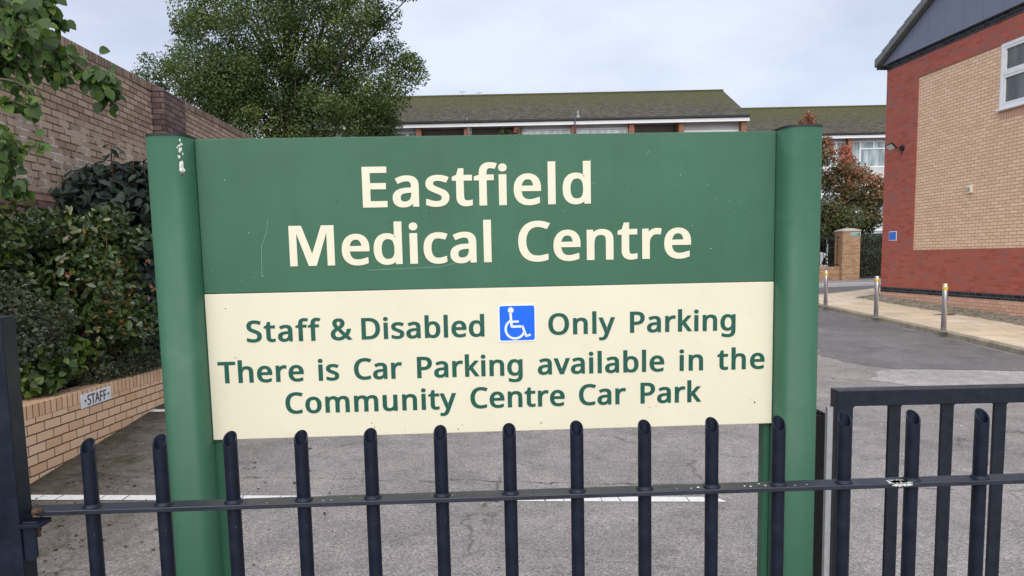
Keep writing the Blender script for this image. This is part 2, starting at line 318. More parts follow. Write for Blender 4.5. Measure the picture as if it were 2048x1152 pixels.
    ',765,515,763,557,756,542,643,502,650,461,653,418,648,378,634,341,613,308,583,281,547,260,504,247,455,242,401,242,0,119,0,119,751,220,751,234,613,239,613,266,654,297,690,333,721,374'
    ',744,419,760;s|671|608,207,604,161,592,121,571,85,544,55,509,31,468,11,420,-3,367,-11,308,-14,258,-13,213,-8,173,-1,120,14,73,34,73,146,181,104,224,94,267,88,311,85,368,89,413,99,4'
    '47,116,478,151,489,196,485,223,473,246,452,269,418,291,304,342,179,398,133,429,99,465,78,510,71,566,80,624,106,674,149,713,191,736,239,752,293,761,353,765,398,763,440,759,481,751,5'
    '39,735,592,714,550,616,451,650,398,660,345,664,278,658,229,639,199,610,189,573,194,544,207,520,232,499,268,478,382,430,504,375,549,344,581,307,601,262;t|506|370,87,427,92,475,102,4'
    '75,8,419,-8,349,-14,292,-9,240,6,195,34,160,77,143,115,132,162,129,218,129,655,22,655,22,714,130,763,179,923,252,923,252,751,469,751,469,655,252,655,252,221,260,162,285,120,323,95;'
    'u|866|746,751,746,0,646,0,627,99,622,99,595,64,560,35,521,13,478,-2,432,-11,384,-14,327,-11,277,-1,233,15,196,37,165,67,141,104,124,148,114,200,111,259,111,751,235,751,235,268,240,'
    '213,253,168,276,133,308,108,350,93,402,88,454,92,498,102,534,120,576,159,603,212,614,256,621,305,623,360,623,751;v|711|284,0,0,751,132,751,291,308,315,239,338,167,352,109,357,109,3'
    '73,168,397,241,420,308,580,751,711,751,426,0;y|714|1,751,133,751,296,324,321,251,343,183,359,119,364,119,391,211,429,325,581,751,714,751,391,-104,372,-148,351,-189,328,-226,289,-27'
    '3,242,-307,205,-323,164,-333,118,-336,59,-333,15,-325,15,-227,53,-232,98,-235,138,-231,173,-219,202,-200,227,-173,248,-140,265,-102,304,-3')

# ================================================================== MATERIALS
M = {}
M['sign_green'] = paint('sign_green', (.049, .140, .085), .42, .10, 3.5, dirt=(.042, .13, .085), spec=.25)
M['post_green'] = paint('post_green', (.033, .110, .065), .46, .08, 3.0, dirt=(.052, .14, .09), spec=.3)
def grime(m, strength=.5):
    'rain streaks and dust over a painted surface'
    t = m.node_tree; bs = t.nodes['Principled BSDF']; src = bs.inputs['Base Color'].links[0].from_socket
    x = Mat.__new__(Mat); x.m = m; x.t = t; x.b = bs
    st = x.noise(16, 6, .7, x.co((1, 1, .05))); sp_ = x.noise(60, 4, .7)
    f = x.math('MULTIPLY', x.ramp(st, (.52, 0), (.72, strength)), x.ramp(x.noise(2.2, 3), (.35, .3), (.65, 1)))
    c = x.mix(f, src, (.030, .065, .050)); c = x.mix(x.ramp(sp_, (.70, 0), (.76, .45)), c, (.13, .25, .18))
    t.links.new(c, bs.inputs['Base Color'])
grime(M['post_green'], .55); grime(M['sign_green'], .35)
M['cream'] = paint('cream_vinyl', (.735, .69, .53), .4, .03, 4, dirt=(.68, .62, .46))
M['cream_letter'] = paint('cream_lettering', (.78, .71, .55), .4, .03, 30)
M['green_letter'] = paint('dark_green_lettering', (.010, .088, .062), .4, .08, 20)
M['badge_white'] = paint('badge_white', (.82, .86, .90), .35, .02, 30)
M['badge_blue'] = paint('badge_blue', (.004, .13, .80), .35, .06, 30)
M['black_plastic'] = paint('black_plastic', (.022, .024, .026), .5, .2, 30)
M['dropping'] = paint('bird_dropping', (.75, .74, .68), .8, .2, 160, bump=.3)
M['zinc'] = paint('zinc', (.50, .51, .52), .38, .15, 60, metal=.85)
def rail_paint():
    m = Mat('navy_railing_paint', .42, .30)
    n = m.noise(22, 6, .65); f = m.noise(260, 3, .6)
    c = m.ramp(n, (.28, (.004, .0075, .016)), (.55, (.0065, .011, .024)), (.78, (.013, .019, .034)))
    c = m.mix(m.ramp(m.noise(9, 6, .7, vec=m.co((1, 1, .12))), (.58, 0), (.80, .5)), c, (.030, .036, .046))
    c = m.mix(m.ramp(f, (.74, 0), (.79, .8)), c, (.32, .34, .36))
    m.col(c); m.rough(m.ramp(n, (.3, .34), (.75, .6))); m.bump(m.noise(120, 4), .12, .002); return m.m
M['navy'] = rail_paint(); M['navy_rail'] = rail_paint()
M['navy_rail'].node_tree.nodes['Principled BSDF'].inputs['Specular IOR Level'].default_value = .75  # lit copy of the same paint: stronger specular brightens the rail's top
M['navy_gate'] = paint('weathered_navy_gate_paint', (.0075, .0125, .022), .33, .3, 18, dirt=(.019, .028, .014), bump=.12, spec=.42)
M['rust'] = paint('rust', (.085, .045, .028), .85, .4, 80, bump=.6)
M['galv'] = paint('dull_galvanised', (.36, .37, .38), .55, .12, 40, metal=.3)
M['black_timber'] = paint('black_post', (.004, .0045, .005), .7, .3, 14, bump=.5)
M['steel'] = paint('brushed_steel', (.58, .58, .60), .34, .08, 20, metal=.9)
M['yellow'] = paint('yellow_band', (.72, .44, .015), .5, .12, 30)
M['white_upvc'] = paint('white_upvc', (.78, .79, .82), .35, .03, 6)
M['grey_clad'] = paint('grey_cladding', (.165, .185, .255), .45, .05, 2)
M['dark_grey'] = paint('dark_grey', (.05, .055, .06), .6, .2, 8)
M['verge'] = paint('verge_tile', (.16, .17, .17), .7, .2, 6, bump=.3)
M['soil'] = paint('bed_soil', (.035, .028, .02), .95, .4, 14, bump=.8)
M['bark'] = paint('bark', (.06, .05, .04), .9, .35, 18, bump=.8)
M['twig'] = paint('twig', (.10, .085, .055), .8, .3, 30)
M['brown_twig'] = paint('red_brown_twig', (.10, .05, .03), .8, .3, 30)
M['plate_white'] = paint('plate_white', (.80, .81, .83), .5, .05, 12, dirt=(.42, .42, .40))
M['plate_black'] = paint('plate_black', (.012, .012, .012), .5, .1, 30)
M['notice_blue'] = paint('notice_blue', (.035, .15, .62), .4, .1, 8)
M['lamp_glass'] = paint('lamp_glass', (.62, .62, .60), .15, .05, 10, spec=.6)
M['white_sack'] = paint('white_sack', (.72, .73, .76), .7, .08, 4, bump=.4)
M['iron_black'] = paint('black_iron', (.014, .015, .017), .5, .2, 12)
M['cap_stone'] = paint('cap_stone', (.40, .38, .33), .9, .15, 8, bump=.4)
M['manhole'] = paint('rusty_cover', (.13, .065, .045), .85, .25, 18, bump=.5)
M['render_pale'] = paint('pale_render', (.52, .53, .52), .9, .08, 2)
M['timber_grey'] = paint('soffit_grey', (.33, .31, .29), .8, .1, 3)
def glass(name, c, rough=.05, spec=.8):
    m = Mat(name, rough, spec); n = m.noise(1.6, 2, .5, m.co((2.2, 1, .5)))
    m.col(m.ramp(n, (.35, tuple(x*.6 for x in c)), (.68, tuple(min(1, x*1.5) for x in c)))); return m.m
M['glass_dark'] = glass('dark_glass', (.075, .088, .086))  # lightened, mottled base colour suggests reflections in the panes
M['glass_pale'] = glass('curtained_glass', (.33, .40, .42), .12)
M['glass_blue'] = glass('blinds_behind_glass', (.36, .52, .56), .12)

M['brown_brick'] = brick('brown_brick', [(.285, .200, .138), (.355, .258, .182), (.405, .30, .215), (.445, .34, .248)], (.085, .068, .055), soot=(.15, .11, .088), soot_rng=(.55, .88), bump=.9, ms=.015, pale=(2.55, 2.75, 3.25, 3.6), pale_rng=(.58, .66))
M['brown_soldier'] = brick('brown_soldier_brick', [(.21, .15, .115), (.30, .22, .168), (.38, .285, .22)], (.06, .048, .04), bw=.075, rh=.5, offset=0, soot=(.06, .046, .04), soot_rng=(.45, .75), bump=.9, ms=.012)
M['pier_brick'] = brick('plum_brick', [(.110, .070, .066), (.150, .100, .096), (.19, .135, .128)], (.038, .03, .028), bump=.9, ms=.012, soot=(.045, .033, .03))
M['plinth_brick'] = brick('plinth_brick', [(.13, .072, .060), (.18, .108, .088), (.225, .142, .118)], (.05, .04, .035), bump=.9, ms=.012, soot=(.04, .03, .025), pale=(.5, 1.0, 2.3, 2.6))
M['buff_brick'] = brick('buff_brick', [(.68, .435, .26), (.73, .485, .305), (.76, .52, .335), (.77, .55, .37)], (.090, .060, .045), bump=.8, ms=.010, grain=.14, soot=(.42, .27, .17), soot_rng=(.58, .98))
M['buff_header'] = brick('buff_header_brick', [(.65, .415, .25), (.73, .485, .305), (.77, .53, .35)], (.075, .052, .042), bw=.0795, rh=.5, offset=0, bump=.8, ms=.010, grain=.14, zoff=.2)
M['red_brick'] = brick('red_brick', [(.34, .090, .066), (.385, .106, .078), (.42, .124, .092), (.38, .112, .086), (.30, .13, .115)], (.33, .15, .12), ms=.007, bump=.4, grain=.22, patch=.14, msoft=.4)
M['tan_brick'] = brick('tan_panel_brick', [(.70, .475, .315), (.74, .515, .35), (.77, .545, .38), (.80, .575, .41)], (.34, .225, .165), ms=.013, bump=.5, grain=.10)
M['tan_soldier'] = brick('pink_soldier_brick', [(.58, .34, .25), (.63, .38, .285)], (.30, .17, .13), bw=.075, rh=.6, offset=0, ms=.012, bump=.4)
M['blue_brick'] = brick('blue_engineering_brick', [(.016, .018, .024), (.026, .029, .036), (.040, .042, .050)], (.14, .14, .14), ms=.011, bump=.4)
M['base_brick'] = brick('pink_base_brick', [(.56, .33, .23), (.62, .385, .275), (.66, .42, .31)], (.30, .18, .135), ms=.010, bump=.5)
M['flat_brick'] = brick('flats_brick', [(.25, .105, .065), (.30, .13, .085), (.35, .17, .11)], (.24, .17, .13), ms=.010, bump=.3, grain=.12)
M['gate_brick'] = brick('gate_pier_brick', [(.34, .20, .115), (.42, .26, .15), (.48, .31, .185)], (.20, .145, .10), ms=.012, bump=.5, soot=(.2, .12, .08))

def asphalt(name, cols, stain=True):
    m = Mat(name, .93, .25); v = m.co()
    big = m.noise(.55, 5, .62, v, .4); mid = m.noise(3.1, 6, .66, v); fine = m.noise(170, 2, .6, v)
    c = m.ramp(big, (.30, cols[0]), (.50, cols[1]), (.70, cols[2]))
    c = m.mix(.30, c, m.ramp(mid, (.34, (.22, .21, .21)), (.66, (.78, .76, .75))), 'OVERLAY')
    vo = m.n('ShaderNodeTexVoronoi', {'Vector': v, 'Scale': 120.0}); cell = m.n('ShaderNodeSeparateColor', {0: vo.outputs['Color']}).outputs[0]
    c = m.mix(.55, c, m.ramp(cell, (.0, (.12, .12, .12)), (.5, (.5, .49, .48)), (.9, (.70, .68, .66)), (1, (1, .98, .95))), 'OVERLAY')
    c = m.mix(.3, c, m.ramp(fine, (.35, (.1, .1, .1)), (.65, (.9, .9, .9))), 'OVERLAY')
    if stain:
        c = m.mix(m.ramp(m.noise(1.7, 6, .7, v, 1.2), (.58, 0), (.78, .5)), c, (.085, .077, .072))
        spy = m.n('ShaderNodeSeparateXYZ', {0: v}); wv = m.math('ADD', m.math('MULTIPLY_ADD', m.noise(1.6, 6, .7, v), .34, -.17), spy.outputs[1])
        seam = m.math('ABSOLUTE', m.math('SUBTRACT', wv, 5.32)); c = m.mix(m.math('MULTIPLY', m.ramp(seam, (.006, .8), (.018, 0)), m.ramp(m.noise(5, 4, .6, v), (.42, 0), (.58, 1))), c, (.055, .048, .044))
        vc = m.n('ShaderNodeTexVoronoi', {'Vector': m.n('ShaderNodeVectorMath', {0: v, 1: m.n('ShaderNodeTexNoise', {'Vector': v, 'Scale': 1.5, 'Detail': 6.0}).outputs['Color']}, operation='ADD').outputs[0], 'Scale': .42}, feature='DISTANCE_TO_EDGE')
        c = m.mix(m.math('MULTIPLY', m.ramp(vc.outputs['Distance'], (.003, .6), (.009, 0)), m.ramp(m.noise(2.3, 4, .6, v), (.45, 0), (.6, 1))), c, (.06, .053, .048))
        c = m.mix(m.ramp(m.noise(14, 5, .7, v, .6), (.69, 0), (.76, .7)), c, (.045, .040, .036))
        # soil washed along the foot of the planter, with moss
        sp = m.n('ShaderNodeSeparateXYZ', {0: v})
        dist = m.math('ADD', m.math('ADD', sp.outputs[0], m.math('MULTIPLY', sp.outputs[1], .078)), 3.11)    # metres from the planter's face
        dist = m.math('ADD', dist, m.math('MULTIPLY_ADD', m.noise(2.4, 5, .7, v), 1.3, -.65))
        near = m.n('ShaderNodeMapRange', {'Value': dist, 'From Min': .10, 'From Max': 1.55, 'To Min': .97, 'To Max': 0.0}).outputs[0]
        c = m.mix(near, c, m.ramp(m.noise(11, 6, .7, v), (.35, (.034, .027, .020)), (.6, (.082, .066, .050)), (.8, (.15, .13, .11))))
        ms = m.math('MULTIPLY', near, m.ramp(m.noise(4.2, 5, .7, v), (.53, 0), (.63, .85)))
        c = m.mix(ms, c, m.ramp(m.noise(40, 4, .7, v), (.3, (.028, .032, .010)), (.7, (.066, .068, .022))))
    m.col(c); m.bump(m.math('ADD', m.math('MULTIPLY', cell, .7), m.math('MULTIPLY', fine, .5)), .55, .006); return m.m
M['asphalt'] = asphalt('worn_asphalt', ((.215, .200, .194), (.258, .240, .233), (.300, .280, .272)))
M['road'] = asphalt('darker_asphalt', ((.135, .131, .136), (.162, .157, .162), (.195, .19, .194)), False)
M['apron'] = asphalt('pale_asphalt', ((.29, .275, .272), (.36, .342, .338), (.43, .41, .405)), False)
def flags():
    m = Mat('buff_paving', .9, .2); v = m.co()
    bt = m.n('ShaderNodeTexBrick', {'Vector': v, 'Scale': 1.0, 'Color1': (0, 0, 0), 'Color2': (1, 1, 1), 'Mortar Size': .006, 'Brick Width': .9, 'Row Height': .6}, offset=.5)
    c = m.ramp(bt.outputs['Color'], (0, (.58, .485, .37)), (.5, (.66, .54, .38)), (1, (.68, .59, .46)))
    c = m.mix(m.ramp(m.noise(1.6, 6, .65), (.5, 0), (.72, .6)), c, (.36, .31, .27))
    c = m.mix(.35, c, m.ramp(m.noise(60, 5, .7), (.3, .2), (.7, .8)), 'OVERLAY')
    c = m.mix(bt.outputs['Fac'], c, (.16, .13, .10)); m.col(c); m.bump(m.math('SUBTRACT', 1.0, bt.outputs['Fac']), .3, .01); return m.m
M['flags'] = flags()
M['kerb'] = paint('kerb_stone', (.30, .265, .20), .95, .3, 5, dirt=(.14, .135, .08), bump=.5)
def gravel():
    m = Mat('gravel', .95, .2); vo = m.n('ShaderNodeTexVoronoi', {'Vector': m.co(), 'Scale': 28.0}); s = m.n('ShaderNodeSeparateColor', {0: vo.outputs['Color']})
    m.col(m.mix(m.ramp(m.noise(3, 5, .7), (.48, 0), (.66, .7)), m.ramp(s.outputs[0], (0, (.14, .12, .09)), (.6, (.30, .26, .20)), (1, (.44, .40, .33))), (.12, .12, .06)))
    m.bump(vo.outputs['Distance'], .9, .03); return m.m
M['gravel'] = gravel()
def road_line():
    m = Mat('worn_white_line', .85, .25); v = m.co()
    c = m.mix(m.ramp(m.noise(45, 5, .7, v), (.5, 0), (.72, .6)), (.70, .69, .67), (.36, .34, .33)); m.col(c)
    sp = m.n('ShaderNodeSeparateXYZ', {0: v})
    crack = m.n('ShaderNodeTexWave', {'Vector': m.co((1, .35, 1)), 'Scale': 1.9, 'Distortion': 9.0, 'Detail': 3.0}, bands_direction='X').outputs['Fac']
    keep = m.math('MULTIPLY', m.ramp(m.noise(26, 6, .75, v), (.66, 1), (.70, 0)), m.ramp(crack, (.002, 0), (.010, 1)))
    tr = m.n('ShaderNodeBsdfTransparent'); ms = m.n('ShaderNodeMixShader', {0: keep, 1: tr.outputs[0], 2: m.b.outputs[0]}); m.t.links.new(ms.outputs[0], m.out.inputs['Surface']); return m.m
M['line'] = road_line()
def mossy_roof():
    m = Mat('mossy_tiles', .95, .2); t = m.n('ShaderNodeTexCoord'); sp = m.n('ShaderNodeSeparateXYZ', {0: t.outputs['Object']})
    slope = m.math('MULTIPLY', sp.outputs[1], 1.12)
    wav = m.math('MULTIPLY_ADD', m.noise(6, 3), .05, 0)
    v = m.n('ShaderNodeCombineXYZ', {0: sp.outputs[0], 1: m.math('ADD', slope, wav)}).outputs[0]
    bt = m.n('ShaderNodeTexBrick', {'Vector': v, 'Scale': 1.0, 'Color1': (0, 0, 0), 'Color2': (1, 1, 1), 'Mortar': (0, 0, 0), 'Mortar Size': .012, 'Brick Width': .22, 'Row Height': .17}, offset=.5)
    c = m.ramp(bt.outputs['Color'], (0, (.062, .056, .045)), (.5, (.088, .080, .064)), (1, (.125, .115, .092)))
    up = m.n('ShaderNodeMapRange', {'Value': sp.outputs[1], 'From Min': .4, 'From Max': 4.3, 'To Min': -.03, 'To Max': .24}).outputs[0]
    moss = m.ramp(m.math('ADD', m.noise(3.0, 7, .75, m.co((.55, 1, 1))), up), (.50, 0), (.64, .9))
    c = m.mix(moss, c, m.ramp(m.noise(9, 5, .7), (.32, (.062, .064, .026)), (.6, (.112, .106, .044)), (.8, (.18, .158, .068))))
    c = m.mix(m.ramp(m.noise(7.5, 3, .5), (.79, 0), (.80, .8)), c, (.55, .55, .52))
    c = m.mix(bt.outputs['Fac'], c, (.035, .035, .028)); m.col(c); m.bump(m.math('ADD', m.math('SUBTRACT', 1.0, bt.outputs['Fac']), m.noise(14, 4)), .7, .05); return m.m
M['moss_roof'] = mossy_roof()

M['leaf_tree'] = leaf_mat('tree_leaf', [(.05, (.020, .040, .011)), (.40, (.046, .080, .020)), (.70, (.082, .118, .030)), (.95, (.145, .175, .048))], .5, .26, gain=1.15)
M['leaf_branch'] = leaf_mat('broad_leaf', [(.05, (.018, .040, .010)), (.45, (.040, .078, .017)), (.75, (.080, .135, .026)), (.97, (.19, .21, .042))], .46, .28, .3, gain=1.3)
M['leaf_photinia'] = leaf_mat('photinia_leaf', [(.03, (.014, .030, .009)), (.50, (.032, .056, .015)), (.68, (.060, .092, .022)), (.80, (.095, .092, .024)), (.90, (.14, .068, .026)), (.99, (.20, .045, .022))], .18, .14, .6, gain=1.45)
M['leaf_viburnum'] = leaf_mat('dark_viburnum_leaf', [(.05, (.010, .018, .013)), (.6, (.026, .042, .031)), (.95, (.055, .078, .060))], .5, .05, .22, gain=.85)
M['leaf_cover'] = leaf_mat('grey_green_leaf', [(.05, (.014, .018, .011)), (.6, (.035, .045, .026)), (.95, (.080, .090, .050))], .55, .12, .35)
M['leaf_fresh'] = leaf_mat('fresh_leaf', [(.05, (.022, .045, .010)), (.5, (.060, .110, .022)), (.95, (.15, .20, .04))], .38, .22, .4, gain=1.0)
M['leaf_red'] = leaf_mat('autumn_leaf', [(.05, (.024, .036, .014)), (.40, (.055, .068, .024)), (.60, (.100, .082, .034)), (.78, (.155, .072, .045)), (.98, (.26, .062, .050))], .5, .3, gain=1.7)
M['leaf_hedge'] = leaf_mat('hedge_leaf', [(.05, (.012, .022, .009)), (.6, (.03, .045, .017)), (.95, (.06, .08, .03))], .5, .15)

# ================================================================== GROUND
xs = [-400, -150, -60, -30, -20, -14, -10]+[-8+.5*i for i in range(40)]+[12.5, 14, 17, 21, 26, 34, 50, 100, 200, 400]
ys = [-300, -100, -30, -10, 0, 2]+[3+.5*i for i in range(44)]+[26, 29, 34, 40, 50, 70, 110, 200, 500, 900]
b = MB(); b.v = [(x, y, gz(x, y)) for y in ys for x in xs]; nx = len(xs)
for j in range(len(ys)-1):
    for i in range(nx-1): b.f.append((j*nx+i, j*nx+i+1, (j+1)*nx+i+1, (j+1)*nx+i)); b.sm.append(True)
b.build('ground', M['asphalt'], kind='structure')

def sheet(name, poly, mat, lift, cell=.5, kind='structure'):
    """a thin sheet that follows the ground: the outline cut into cells on the same slopes"""
    bm = bmesh.new(); vs = [bm.verts.new((x, y, 0)) for x, y in poly]; bm.faces.new(vs); bmesh.ops.triangulate(bm, faces=bm.faces)
    xs_ = [p[0] for p in poly]; ys_ = [p[1] for p in poly]
    for ax, lo, hi in ((0, min(xs_), max(xs_)), (1, min(ys_), max(ys_))):
        k = math.ceil(lo/cell)
        while k*cell < hi:
            nrm = (1, 0, 0) if ax == 0 else (0, 1, 0); co = (k*cell, 0, 0) if ax == 0 else (0, k*cell, 0)
            bmesh.ops.bisect_plane(bm, geom=bm.verts[:]+bm.edges[:]+bm.faces[:], plane_co=co, plane_no=nrm); k += 1
    for v in bm.verts: v.co.z = gz(v.co.x, v.co.y)+lift
    bmesh.ops.recalc_face_normals(bm, faces=bm.faces)
    for f in bm.faces:
        if f.normal.z < 0: f.normal_flip()
    me = bpy.data.meshes.new(name); bm.to_mesh(me); bm.free(); me.materials.append(mat)
    o = bpy.data.objects.new(name, me); COL.objects.link(o); o['kind'] = kind; return o

KERB = [(8.62, 4.0), (8.45, 8.0), (8.262, 11.6), (8.275, 13.0), (8.16, 15.4), (8.02, 17.4), (7.93, 18.9), (8.0, 20.2), (8.45, 21.2), (9.03, 21.75), (10.4, 22.6), (12.4, 24.1), (16, 25.4), (22, 26.5)]
def rough_edge(pts, i0, i1, amp, seed):
    r_ = random.Random(seed); seg = pts[i0:i1+1]
    for it in range(4):
        out = [seg[0]]
        for p_, q_ in zip(seg, seg[1:]):
            L_ = math.dist(p_, q_); m_ = ((p_[0]+q_[0])/2+r_.uniform(-1, 1)*amp*L_, (p_[1]+q_[1])/2+r_.uniform(-1, 1)*amp*L_); out += [m_, q_]
        seg = out
    return pts[:i0]+seg+pts[i1+1:]
road = [(5.95, 10.30), (5.155, 10.45), (4.85, 11.2), (5.1, 11.9), (4.2, 12.6), (2.6, 13.6), (1.2, 15.5), (1.0, 20), (1.5, 26), (6, 29.5), (14, 30.4), (22, 31)]+[(x-.1, y) for x, y in KERB[::-1] if y > 10.2]+[(8.2, 10.22)]
road = rough_edge(road, 0, 9, .16, 4)
sheet('road', road, M['road'], .004)
ap = [(5.2, 8.4), (4.7, 9.4), (5.0, 9.9), (5.95, 10.26), (8.2, 10.18), (8.36, 8.4)]
ap = rough_edge(ap, 0, 3, .2, 6)
sheet('pale_road_patch', ap, M['apron'], .004)
sheet('driveway', [(9.2, 24.5), (11.0, 26.1), (14.5, 27.2), (22, 28.4), (22, 30.6), (14, 30.2), (9, 29.0), (7.5, 26.5)], M['apron'], .0085)
a, c = G(70, 997), G(1452, 1000)
lw = .046
sheet('parking_line', [(a.x-.3, a.y-lw), (c.x, c.y-lw), (c.x-.07, c.y+lw), (a.x-.3, a.y+lw)], M['line'], .005)
a = G(325, 822)
sheet('parking_line', [(a.x-.15, a.y-.05), (1.2, a.y+.05), (1.2, a.y+.15), (a.x-.15, a.y+.05)], M['line'], .005)
# pavement beside the health building: a real step up with its kerb stones
back = [(10.45, 4.0), (10.9, 14.6), (10.42, 20.0), (10.6, 21.0), (12.0, 22.4), (22, 24.5)]
pave = KERB+back[::-1]
bm = bmesh.new(); vs = [bm.verts.new((x, y, gz(x, y)+.10)) for x, y in [(p[0]+.13, p[1]) for p in KERB]+[(10.6, 4), (10.65, 14.6), (10.28, 19.4), (10.25, 20.9), (12.2, 22.6), (22, 25.0)][::-1]]
bm.faces.new(vs); bmesh.ops.triangulate(bm, faces=bm.faces); bmesh.ops.recalc_face_normals(bm, faces=bm.faces)
for f in bm.faces:
    if f.normal.z < 0: f.normal_flip()
me = bpy.data.meshes.new('pavement'); bm.to_mesh(me); bm.free(); me.materials.append(M['flags'])
o = bpy.data.objects.new('pavement', me); COL.objects.link(o); o['kind'] = 'structure'
b = MB(); rows = []
for i, (x, y) in enumerate(KERB):
    p0 = Vector(KERB[max(i-1, 0)]); p1 = Vector(KERB[min(i+1, len(KERB)-1)]); t = (p1-p0).normalized(); n2 = Vector((t.y, -t.x))
    g = gz(x, y); q = Vector((x, y))
    rows.append([(q.x, q.y, g-.05), (q.x, q.y, g+.085), (q.x+n2.x*.02, q.y+n2.y*.02, g+.103), (q.x+n2.x*.135, q.y+n2.y*.135, g+.104), (q.x+n2.x*.135, q.y+n2.y*.135, g-.05)])
for i in range(len(rows)-1):
    for k in range(4): b.quad(rows[i][k], rows[i+1][k], rows[i+1][k+1], rows[i][k+1])
b.build('kerb', M['kerb'], kind='structure')

# ================================================================== GLYPHS (letter outlines, 1000 units = capital height)
GL = {}
for ent in GLYPHS.split(';'):
    ch, adv, *lp = ent.split('|')
    GL[ch] = (int(adv), [np.array([int(q) for q in l.split(',')], float).reshape(-1, 2) for l in lp])
NOBOLD = {'M'}
GL['M'] = (1275, [np.array([(0, 0), (0, 1000), (325, 1000), (582, 300), (840, 1000), (1165, 1000), (1165, 0), (972, 0), (972, 815), (685, 0), (480, 0), (193, 815), (193, 0)], float)])
def bolden(loop, ox, oy):
    p = loop[np.linalg.norm(loop-np.roll(loop, 1, 0), axis=1) > 9]; n = len(p); prv = np.roll(p, 1, 0); nxt = np.roll(p, -1, 0)
    a = unit(p-prv); c = unit(nxt-p)
    na = np.stack([a[:, 1], -a[:, 0]], 1); nc = np.stack([c[:, 1], -c[:, 0]], 1)
    k = na+nc; cr = a[:, 0]*c[:, 1]-a[:, 1]*c[:, 0]; den = np.where(cr*GL_SIGN < 0, np.maximum(1.05, 1+np.sum(na*nc, 1)), np.maximum(.8, 1+np.sum(na*nc, 1)))[:, None]
    return p+k/den*np.array([ox, oy])*GL_SIGN
GL_SIGN = 1.0
_e = GL['l'][1][0]; _ar = np.sum(_e[:, 0]*np.roll(_e[:, 1], -1)-np.roll(_e[:, 0], -1)*_e[:, 1])
GL_SIGN = 1.0 if _ar > 0 else -1.0      # outlines wind one way, holes the other, so one sign fattens both
def text_mesh(name, words, cap, base, mat, parent, y=0, weight=(40, 26), depth=.0004, z_axis=True):
    """words: (string, x0, x1) in metres; every word is set to its own measured width"""
    cu = bpy.data.curves.new(name, 'CURVE'); cu.dimensions = '2D'; cu.fill_mode = 'BOTH'; cu.extrude = depth
    ox, oy = weight
    for s, x0, x1 in words:
        track = 0; gl = [GL[ch] for ch in s]
        lo = gl[0][1]; left = min(l[:, 0].min() for l in gl[0][1])-ox
        adv = sum(g[0] for g in gl[:-1])
        right = adv+max(l[:, 0].max() for l in gl[-1][1])+ox
        nat = (right-left)*cap/1000; nl = len(s)-1
        # half of any difference goes to spacing, half to letter width
        want = x1-x0; sx = cap/1000
        extra = want-nat; wide = min(1+.35*extra/nat, .955 if cap > .06 else .97); sx *= wide
        gap = (want-nat*wide)/max(1, nl)
        x = x0-left*sx
        for g in gl:
            for l in g[1]:
                q, yy = (l, l[:, 1]) if id(g) == id(GL['M']) else (bolden(l, ox, oy), None)
                yy = yy if yy is not None else (q[:, 1]+oy)*1000/(1000+2*oy)
                sp = cu.splines.new('POLY'); sp.points.add(len(q)-1); sp.use_cyclic_u = True
                for pt, xx, zz in zip(sp.points, q[:, 0], yy): pt.co = (x+xx*sx, base+zz*cap/1000, 0, 1)
            x += g[0]*sx+gap
    tmp = bpy.data.objects.new(name, cu); COL.objects.link(tmp)
    me = bpy.data.meshes.new_from_object(tmp.evaluated_get(bpy.context.evaluated_depsgraph_get())); bpy.data.objects.remove(tmp, do_unlink=True); bpy.data.curves.remove(cu)
    me.transform(Matrix.Rotation(math.pi/2, 4, 'X')); me.transform(Matrix.Translation((0, y, 0)))
    me.materials.clear(); me.materials.append(mat); me.name = name
    o = bpy.data.objects.new(name, me); COL.objects.link(o); o.parent = parent; return o
def words_mesh(name, words, *a, **k):
    for w in words: text_mesh(name, [w], *a, **k)

# ================================================================== THE SIGN
sign = empty('medical_centre_sign', (-.677, 1.6, 0), R(2.2457))
tag(sign, 'large green and cream medical centre sign held between two green posts behind the railings', 'sign')
ZT, ZB, ZS, BW_ = 2.1575, 1.4945, 1.823, 1.276
g0 = gz(0, 1.6)-.1
MB().box(0.0005, BW_-.0005, 0, .012, ZS+.0006, ZT).build('green_panel', M['sign_green'], sign, .0012)
MB().box(0.0005, BW_-.0005, 0, .012, ZB, ZS-.0006).build('cream_panel', M['cream'], sign, .0012)
MB().box(.0, BW_, .0125, .032, ZT-.006, ZT+.002).build('top_trim', M['black_plastic'], sign)
def post_outline(cx, rx, rf, rb, n=40):
    pts = []
    for k in range(n):
        a = 2*math.pi*k/n; ca, sa = math.cos(a), math.sin(a); e = .62
        x = abs(ca)**e*math.copysign(1, ca)*rx; y = abs(sa)**e*math.copysign(1, sa); pts.append((cx+x, y*(rf if y < 0 else rb)))
    return pts
